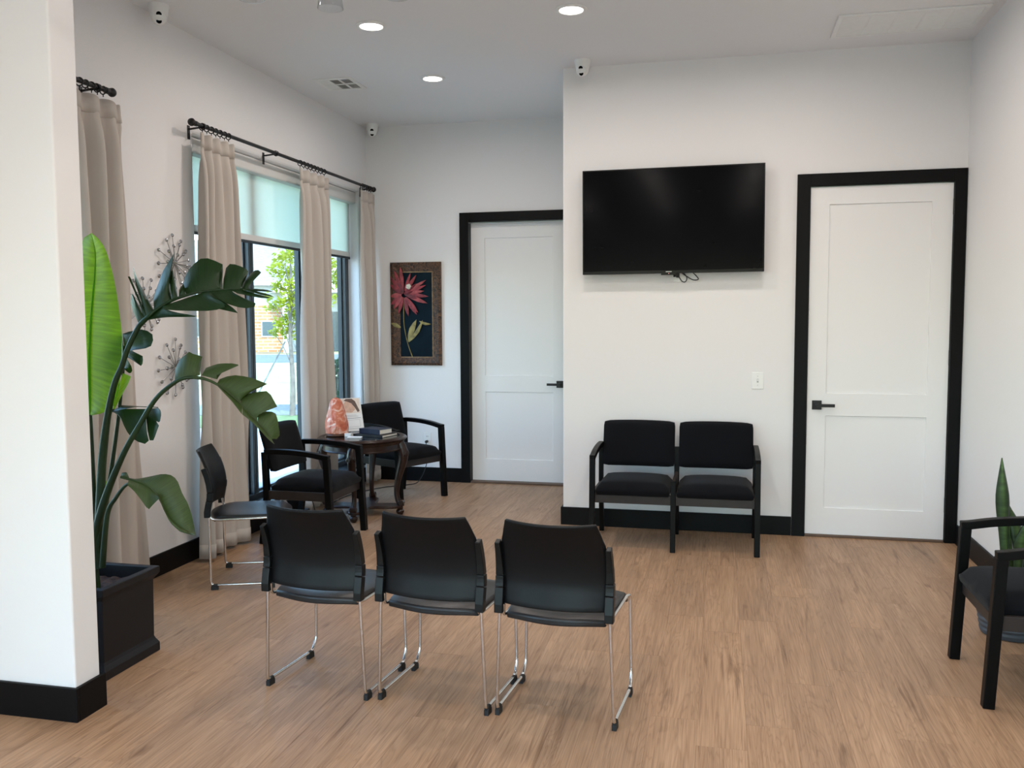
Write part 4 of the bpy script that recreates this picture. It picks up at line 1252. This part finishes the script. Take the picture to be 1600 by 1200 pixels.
Z3 = lambda pts: [(100+a/4.444, 580+b_/4.444) for a, b_ in pts]
# leaf A: the big torn leaf arching to the right
mrA = Z2([(350,1200),(400,1080),(440,960),(520,800),(590,730),(640,685),(720,635),(800,600),(900,570),(1000,553),(1100,545),(1200,540),(1300,543)])
YA = [3.40,3.40,3.40,3.41,3.41,3.42,3.43,3.44,3.46,3.48,3.50,3.52,3.53]
stem([(152,884),(156,800),(160,716),(168,650)]+mrA[:5], [.021,.020,.018,.015,.013,.012,.0115,.011,.010], [3.39,3.39,3.40,3.40]+YA[:5])
LA = MB()
LA.tube(smooth_path([P(a, b_, 1, yv)-B0 for (a, b_), yv in zip(mrA[3:], YA[3:])], 4), [.0105-.0085*i/36 for i in range(37)], 8)
ya = lambda c0, c1: (lambda u: c0+(c1-c0)*u)
for inn, outp, y0, y1, dy in (
    ([(525,795),(575,742)], [(480,700),(462,640),(472,560),(490,600),(560,725)], 3.41, 3.415, .06),
    ([(575,742),(628,692)], [(525,600),(490,480),(478,385),(500,455),(555,560),(622,680)], 3.415, 3.42, .07),
    ([(560,755),(580,738)], [(500,560),(440,448),(462,455),(495,540)], 3.415, 3.415, .08),
    ([(625,692),(748,622)], [(620,610),(640,540),(690,410),(770,282),(735,460),(752,612)], 3.42, 3.435, .08),
    ([(752,620),(792,602)], [(728,450),(755,400),(768,470),(785,560),(792,595)], 3.435, 3.44, .07),
    ([(796,601),(852,583)], [(800,545),(828,502),(842,540),(852,578)], 3.44, 3.45, .05),
    ([(852,583),(1102,545)], [(826,510),(850,425),(900,368),(965,316),(1040,340),(1112,374),(1098,450),(1104,530)], 3.45, 3.50, .09),
    ([(1104,545),(1242,538)], [(1108,470),(1125,392),(1158,360),(1220,380),(1285,408),(1262,470),(1245,530)], 3.50, 3.52, .08),
    ([(1240,539),(1285,541)], [(1262,480),(1300,430),(1340,400),(1372,426),(1330,432),(1298,490),(1285,538)], 3.52, 3.525, .08),
    ([(560,765),(690,655)], [(610,748),(720,735),(850,735),(945,733),(860,716),(760,700),(690,680)], 3.41, 3.43, -.04),
    ([(690,655),(1000,553)], [(690,682),(780,690),(900,693),(1020,692),(1090,680),(1140,655),(1080,620),(1000,575)], 3.43, 3.48, -.07),
    ([(960,560),(1020,552)], [(1080,680),(1215,710),(1160,660),(1060,600)], 3.475, 3.485, -.06),
    ([(1000,553),(1160,543)], [(1010,580),(1120,640),(1220,670),(1300,676),(1352,648),(1260,610),(1180,570)], 3.48, 3.51, -.06),
    ([(1150,544),(1230,540)], [(1200,570),(1300,592),(1390,606),(1445,602),(1380,585),(1270,556)], 3.51, 3.52, -.04),
    ([(1230,540),(1300,543)], [(1270,552),(1370,582),(1462,597),(1420,575),(1330,556)], 3.52, 3.53, -.02),
    ([(1270,541),(1310,543)], [(1330,555),(1400,558),(1470,563),(1400,543),(1320,538)], 3.525, 3.53, .01)):
    lobe(LA, Z2(inn), Z2(outp), ya(y0, y1), dy)
LA.build('leaf', M_leaf, bp_, smooth=60)
# leaf B: the lower arching leaf that droops towards the armchair
mrB = Z3([(215,1180),(280,900),(400,600),(520,380),(640,190),(760,85),(830,50),(900,42),(980,55),(1060,90),(1140,150),(1230,230),(1320,330),(1390,410),(1440,470)])
YB = [3.38,3.37,3.36,3.36,3.36,3.36,3.36,3.37,3.37,3.37,3.37,3.37,3.37,3.37,3.37]
stem([(156,888)]+mrB[:8], [.020,.019,.017,.0135,.0115,.010,.009,.008,.0075], [3.38]+YB[:8])
LB = MB()
LB.tube(smooth_path([P(a, b_, 1, yv)-B0 for (a, b_), yv in zip(mrB[7:], YB[7:])], 4), [.0075-.006*i/28 for i in range(29)], 8)
for inn, outp, y0, y1, dy in (
    (Z2([(770,1178),(945,1138)]), Z2([(772,1100),(800,1032),(880,968),(902,1000),(962,1000),(950,1060),(946,1130)]), 3.36, 3.37, .06),
    (Z2([(955,1140),(1065,1168)]), Z2([(985,1088),(1060,1060),(1150,1054),(1232,1068),(1150,1082),(1095,1122),(1066,1164)]), 3.37, 3.37, .06),
    (Z3([(1060,90),(1225,225)]), Z3([(1080,55),(1130,36),(1200,26),(1300,45),(1422,92),(1345,118),(1285,152),(1225,185)]), 3.37, 3.37, .05),
    (Z3([(1225,225),(1342,355)]), Z3([(1230,185),(1265,158),(1340,143),(1422,137),(1450,190),(1482,246),(1400,252),(1345,272)]), 3.37, 3.37, .05),
    (Z3([(1342,355),(1440,470)]), Z3([(1350,282),(1405,278),(1466,284),(1486,340),(1492,400),(1503,438),(1478,472)]), 3.37, 3.37, .05),
    (Z3([(1060,90),(1240,240)]), Z3([(1062,100),(1120,162),(1170,215),(1235,300)]), 3.37, 3.37, -.05),
    (Z3([(1240,240),(1440,470)]), Z3([(1238,300),(1300,350),(1370,420),(1420,475),(1462,508)]), 3.37, 3.37, -.05)):
    lobe(LB, inn, outp, ya(y0, y1), dy, .008)
LB.build('leaf', M_leafolive, bp_, smooth=60)
# leaf C: broad low leaf
stem([(160,886)]+Z3([(300,1000),(360,880),(420,800),(470,772)]), [.014,.011,.009,.0075,.006], [3.37,3.35,3.34,3.33,3.32])
mrC = Z3([(395,735),(450,750),(520,770),(580,795),(640,850),(680,920),(720,1000),(790,1070),(915,1140)])
LC = MB()
LC.tube(smooth_path([P(a, b_, 1, 3.315)-B0 for a, b_ in mrC], 4), [.006-.0045*i/32 for i in range(33)], 8)
for inn, outp, dy in (
    (mrC[1:5], Z3([(455,742),(500,748),(560,738),(600,730),(690,711),(760,725),(792,770)]), .06),
    (mrC[4:], Z3([(792,770),(822,850),(862,920),(888,1000),(916,1140)]), .05),
    (mrC[1:5], Z3([(440,790),(485,830),(540,900),(585,965),(620,925),(660,885)]), -.05),
    (mrC[4:], Z3([(662,890),(690,960),(735,1050),(800,1112),(860,1132),(915,1141)]), -.02),
    (mrC[:2], Z3([(388,760),(400,705),(435,700),(455,742)]), .02)):
    lobe(LC, inn, outp, 3.315, dy, .010)
LC.build('leaf', M_leafolive, bp_, smooth=60)
# leaf D: big upright leaf lit from behind
mrD = [(143,366),(149,395),(148,433),(143,489),(140,553),(140,600),(141,648)]
LD = MB()
YD = 3.47
stem([(150,884),(146,780),(143,700),(141,648)], [.016,.013,.011,.008], [3.42,3.44,3.46,3.47])
LD.tube(smooth_path([P(a, b_, 1, YD-.004)-B0 for a, b_ in mrD], 4), [.002+.006*i/24 for i in range(25)], 8)
lobe(LD, mrD, [(143,364),(158,376),(168,397),(177,430),(183,462),(188,498),(191,525),(190,560),(188,580),(187,600),(184,618),(176,638),(160,646),(143,649)], YD, -.05, .014, 24, 8)
lobe(LD, mrD, [(143,364),(130,372),(122,397),(112,430),(106,470),(102,510),(99,545),(98,580),(98,610),(104,634),(120,645),(139,649)], YD, .05, .014, 24, 8)
lobe(LD, [(187,598),(176,638)], [(192,583),(205,588),(200,600),(188,622),(179,640)], 3.42, -.03, .004)
LD.build('leaf', M_leaflight, bp_, smooth=60)['label'] = 'bright lime leaf lit from behind'
# leaf E: short torn leaf behind the tallest stem, leaf F: curled leaf, leaf G: small olive leaf
LE = MB()
for inn, outp, dy in (
    ([(192,522),(195,552)], Z2([(410,850),(470,830),(560,818),(600,845),(622,862),(618,910),(600,945),(540,958),(480,962)]), -.08),
    ([(195,548),(196,560)], Z2([(470,968),(550,1008),(548,1045),(540,1080),(500,1045),(450,1000)]), -.06),
    ([(195,555),(194,575)], Z2([(440,1030),(470,1080),(474,1110),(460,1130),(430,1110),(415,1090)]), -.03),
    ([(192,522),(195,575)], Z2([(405,855),(400,920),(398,1000),(405,1080),(420,1110)]), .02)):
    lobe(LE, inn, outp, 3.50, dy, .01)
LE.build('leaf', M_leaf, bp_, smooth=60)
stem([(150,880),(170,760),(184,660),(193,575),(194,540)], [.012,.010,.008,.006,.005], [3.44,3.47,3.49,3.50,3.50])
LF = MB()
for inn, outp, dy in (
    (Z3([(330,282),(420,262),(560,262)]), Z3([(370,292),(392,305),(405,350),(425,400),(452,445),(490,480),(540,502),(585,508),(592,495),(575,420),(570,330)]), -.05),
    (Z3([(560,262),(600,260)]), Z3([(572,335),(580,420),(598,492),(625,478),(640,430),(655,390),(664,366),(610,338)]), -.06),
    (Z3([(600,260),(655,255)]), Z3([(590,318),(630,342),(666,358),(674,310),(674,275),(655,256)]), -.06),
    (Z3([(330,282),(500,248),(655,255)]), Z3([(345,268),(400,236),(500,242),(600,245),(655,248)]), .05)):
    lobe(LF, inn, outp, 3.45, dy, .008)
LF.build('leaf', M_leaf, bp_, smooth=60)
stem([(152,882),(156,800),(164,720),(172,650),(178,640)], [.010,.009,.007,.005,.004], [3.43,3.44,3.45,3.45,3.45])
LG = MB()
lobe(LG, Z3([(258,738),(262,800),(250,880)]), Z3([(258,736),(288,752),(306,788),(296,830),(276,862),(250,882)]), 3.47, -.02, .004)
lobe(LG, Z3([(258,738),(262,800),(250,880)]), Z3([(258,736),(240,760),(232,800),(236,850),(250,882)]), 3.47, .02, .004)
LG.build('leaf', M_leaflight, bp_, smooth=60)
for (xx, yy, z0, z1, r_) in ((-.012, -.012, .34, .60, .028), (.030, -.028, .34, .46, .022)):
    MB().tube([(xx, yy, z0), (xx-.003, yy, (z0+z1)/2), (xx-.006, yy, z1)], [r_, r_*.9, r_*.8], 12).build('stem_sheath', M_sheath if r_ > .025 else M_stem, bp_, smooth=60)

# ------------------------------------------------------------------ snake plant in the corner
sp_ = thing('snake_plant', 'snake plant in a grey ribbed pot behind the right armchair', 'potted plant', (1.392, 4.690, 0))
prof = [(.120, 0), (.132, .004)]
for q in range(9):
    z = .014+.0265*q; r_ = .134+.042*(z/.26)
    prof += [(r_, z), (r_+.0035, z+.010), (r_+.0005, z+.022)]
prof += [(.181, .258), (.181, .275), (.172, .275), (.168, .24)]
MB().lathe(prof, 40).build('pot', M_greypot, sp_, smooth=30)
MB().lathe([(.168, .240), (.08, .248), (.001, .252)], 24).build('soil', M_soil, sp_, smooth=60)
def blade(base, tip, w, twist, bend, mt=M_snake):
    base, tip = Vector(base), Vector(tip); mb = MB()
    ax = (tip-base)
    def fn(u, v_):
        U = 2*u-1
        prof_ = (.70+.30*math.exp(-((v_-.66)/.17)**2))*(1 if v_ < .70 else max(.02, 1-((v_-.70)/.30)**1.7))
        a = twist[0]+(twist[1]-twist[0])*v_
        side_ = Vector((math.cos(a), math.sin(a), 0)); nrm = Vector((-math.sin(a), math.cos(a), 0))
        return base+ax*v_+Vector(bend)*math.sin(math.pi*v_)+side_*U*w*prof_+nrm*(.016*U*U)
    mb.grid(fn, 6, 18)
    return mb.build('leaf', mt, sp_, smooth=60, solid=.004)
lx = sp_.location
def rel(px, py, Y): return tuple(P(px, py, 1, Y)-lx)
blade(rel(1578, 925, 4.70), rel(1566, 716, 4.70), .031, (R(30), R(-10)), (-.006, 0, 0))
blade(rel(1584, 925, 4.73), rel(1567, 760, 4.73), .026, (R(0), R(40)), (.006, 0, 0))
blade(rel(1582, 925, 4.68), rel(1571, 778, 4.76), .034, (R(10), R(25)), (.050, 0, 0))
blade(rel(1590, 925, 4.70), rel(1640, 770, 4.62), .024, (R(-20), R(20)), (-.01, 0, 0))
blade(rel(1592, 925, 4.66), rel(1604, 812, 4.60), .028, (R(10), R(-20)), (-.012, 0, 0))
blade(rel(1600, 925, 4.72), rel(1625, 720, 4.75), .030, (R(-10), R(30)), (.01, 0, 0))
blade(rel(1606, 925, 4.64), rel(1660, 800, 4.55), .026, (R(20), R(-10)), (.0, 0, .01))

# ------------------------------------------------------------------ outdoors, seen through the window
GZ = -.18
def ground(name, d0, d1, z, mt, label, wide=60, th=.08):
    a = Vector((0, 0, 0)); f2 = Vector((-.46, .888, 0)).normalized(); r2 = Vector((f2.y, -f2.x, 0))
    mb = MB(); v_ = []
    for zz in (z-th, z):
        for d_, s in ((d0, -1), (d0, 1), (d1, 1), (d1, -1)):
            q = f2*d_+r2*s*wide; v_.append((q.x, q.y, zz))
    mb.add(v_, [(3,2,1,0),(4,5,6,7),(0,1,5,4),(1,2,6,5),(2,3,7,6),(3,0,4,7)])
    return mb.build(name, mt)
mb = MB(); mb.box(-80, 40, -60, 90, GZ-.2, GZ-.02)
struct(mb.build('outdoor_ground', M_lawn))
def patch(name, d0, d1, mt, px0=200, px1=640, lift=.01):
    q = []
    for zz in (GZ-.03, GZ+lift):
        for px_, d_ in ((px0, d0), (px1, d0), (px1, d1), (px0, d1)):
            c = PD(px_, 600, d_); q.append((min(c.x, XL-.25), c.y, zz))
    return MB().add(q, []) if False else MB_from(q, name, mt)
def MB_from(q, name, mt):
    mb = MB(); mb.add(q, [(3,2,1,0),(4,5,6,7),(0,1,5,4),(1,2,6,5),(2,3,7,6),(3,0,4,7)])
    return struct(mb.build(name, mt))
MB_from([(-12, -12, GZ-.03), (XL-.22, -12, GZ-.03), (XL-.22, 6.6, GZ-.03), (-12, 6.6, GZ-.03), (-12, -12, GZ+.008), (XL-.22, -12, GZ+.008), (XL-.22, 6.6, GZ+.008), (-12, 6.6, GZ+.008)], 'added_bounce_ground', M_concrete)  # unseen concrete added so daylight bounced indoors is less yellow than off lawn
patch('outdoor_walkway', 7.0, 14.2, M_concrete)
patch('outdoor_grass_verge', 14.2, 16.0, M_grass, lift=.02)
patch('outdoor_gravel_bed', 16.0, 18.0, M_rock, lift=.03)
patch('outdoor_street', 37.0, 45.0, M_asphalt, px0=-200, px1=900)

# brick house across the street
hb = thing('brick_house', 'tan brick house with pale shingle roof outside the window', 'house', PD(420, 600, 48).xy.to_3d()+Vector((0, 0, GZ)))
hr = math.atan2(rt.y, rt.x)+R(14)
hb.rotation_euler = (0, 0, hr)
box(-11, 1.0, 0, 8, 0, 2.55).build('brick_wall', M_brick, hb)
box(-11, 1.0, .02, 8, 2.55, 3.75).build('upper_siding', M_siding, hb)
box(1.0, 9.0, 1.2, 8, 0, 3.75).build('entry_wall', M_siding, hb)
rf = MB(); ov = .5
rf.add([(-11.6, -ov, 3.75), (9.6, -ov, 3.75), (9.6, 4, 6.3), (-11.6, 4, 6.3), (9.6, 8.5, 3.75), (-11.6, 8.5, 3.75)], [(0,1,2,3),(3,2,4,5),(0,3,5),(1,4,2),(0,5,4,1)])
rf.build('roof', M_shingle, hb)
box(-11.6, 9.6, -ov-.06, -ov+.02, 3.58, 3.80).build('fascia', M_siding, hb)
gb = MB(); gb.add([(.2, -1.0, 3.2), (6.2, -1.0, 3.2), (3.2, -1.0, 4.9), (.2, 3, 3.2), (6.2, 3, 3.2), (3.2, 3, 4.9)], [(0,1,2),(3,5,4),(0,2,5,3),(1,4,5,2),(0,3,4,1)])
gb.build('porch_gable', M_siding, hb)
for xx in (.95, 2.6, 5.6): box(xx-.14, xx+.14, -1.0, -.72, 0, 3.2).build('porch_post', M_siding, hb)
wf = box(-.32, .52, -.05, .05, .85, 1.72).build('house_window', M_siding, hb)
box(-.26, .46, -.07, -.05, .91, 1.66).build('window_pane', M_dglass, wf)
wf = box(-4.4, -3.4, -.05, .05, .85, 1.9).build('house_window', M_siding, hb)
box(-4.34, -3.46, -.07, -.05, .91, 1.84).build('window_pane', M_dglass, wf)
box(2.9, 3.9, 1.12, 1.2, 0, 2.2).build('house_door', M_dglass, hb)

# young staked tree
def leaves(mb, c, rad, n, size, rnd):
    for _ in range(n):
        d_ = Vector((rnd.gauss(0, 1), rnd.gauss(0, 1), rnd.gauss(0, .8)))
        d_ = d_.normalized()*rad*rnd.random()**.5
        p = c+d_; a = Vector((rnd.gauss(0, 1), rnd.gauss(0, 1), rnd.gauss(0, .6))).normalized()
        b_ = a.orthogonal().normalized(); b_ = (b_*math.cos(rnd.random()*6)+a.cross(b_)*math.sin(rnd.random()*6)).normalized()
        s = size*rnd.uniform(.7, 1.3)
        i0 = mb.add([p-a*s, p+b_*s*.4, p+a*s, p-b_*s*.4], [(0,1,2,3)])
        for k_, uvv in enumerate(((0,0),(.5,1),(1,0),(.5,.5))): mb.uv[i0+k_] = uvv
tr = thing('young_tree', 'young staked tree with yellow green leaves outside the window', 'tree', PD(457, 650, 16).xy.to_3d()+Vector((0, 0, GZ)))
rnd = random.Random(5); T0 = Vector(tr.location)
MB().tube(smooth_path([(0, 0, 0), (.02, 0, .7), (-.02, .02, 1.5), (.03, 0, 2.3), (.02, 0, 3.1)], 4), [.055-.045*i/16 for i in range(17)], 10).build('trunk', M_bark, tr, smooth=60)
fol = MB(); brs = MB()
for px_, py_, rad, n in ((440,402,.16,90),(455,396,.18,110),(430,420,.15,80),(452,425,.2,130),(438,445,.17,100),(462,448,.2,130),(446,470,.2,120),(425,480,.14,60),(460,490,.2,120),(440,505,.18,90),(452,520,.16,80),(418,465,.10,40),(480,430,.25,120),(490,470,.25,120),(512,412,.20,110),(520,440,.18,90),(512,468,.18,90),(525,425,.16,70),(428,520,.10,40)):
    c = PD(px_, py_, 16+rnd.uniform(-.35, .35))-T0
    leaves(fol, c, rad, n, .050, rnd)
    b0_ = Vector((.0, 0, max(.9, c.z-.55)))
    brs.tube([b0_, (b0_+c)/2+Vector((0, 0, .06)), c], [.012, .008, .003], 6)
fol.build('foliage', M_treeleaf, tr)['kind'] = 'stuff'
brs.build('branches', M_bark, tr, smooth=60)['kind'] = 'stuff'
for dx, dy_ in ((-.75, -.3), (.7, -.4)):
    MB().tube([(dx, dy_, 0), (dx*.12, dy_*.12, 1.35)], .013, 8).build('stake_brace', M_rock, tr)
bs = thing('garden_bush', 'spiky green bush close outside the right-hand window pane', 'bush', PD(527, 640, 9.6).xy.to_3d()+Vector((0, 0, GZ)))
S0 = Vector(bs.location); bf = MB(); bst = MB()
for px_, py_, rad, n in ((520,640,.12,60),(530,620,.12,60),(524,600,.11,50),(534,585,.10,40),(528,570,.08,30),(516,655,.12,50),(536,645,.13,60),(526,690,.2,120),(540,680,.2,100)):
    c = PD(px_, py_, 9.6+rnd.uniform(-.1, .1))-S0
    leaves(bf, c, rad, n, .055, rnd)
    bst.tube([(0, 0, 0), (c.x*.4, c.y*.4, c.z*.6), c], [.012, .008, .003], 6)
bf.build('foliage', M_bushleaf, bs)['kind'] = 'stuff'
bst.build('stems', M_bark, bs)['kind'] = 'stuff'
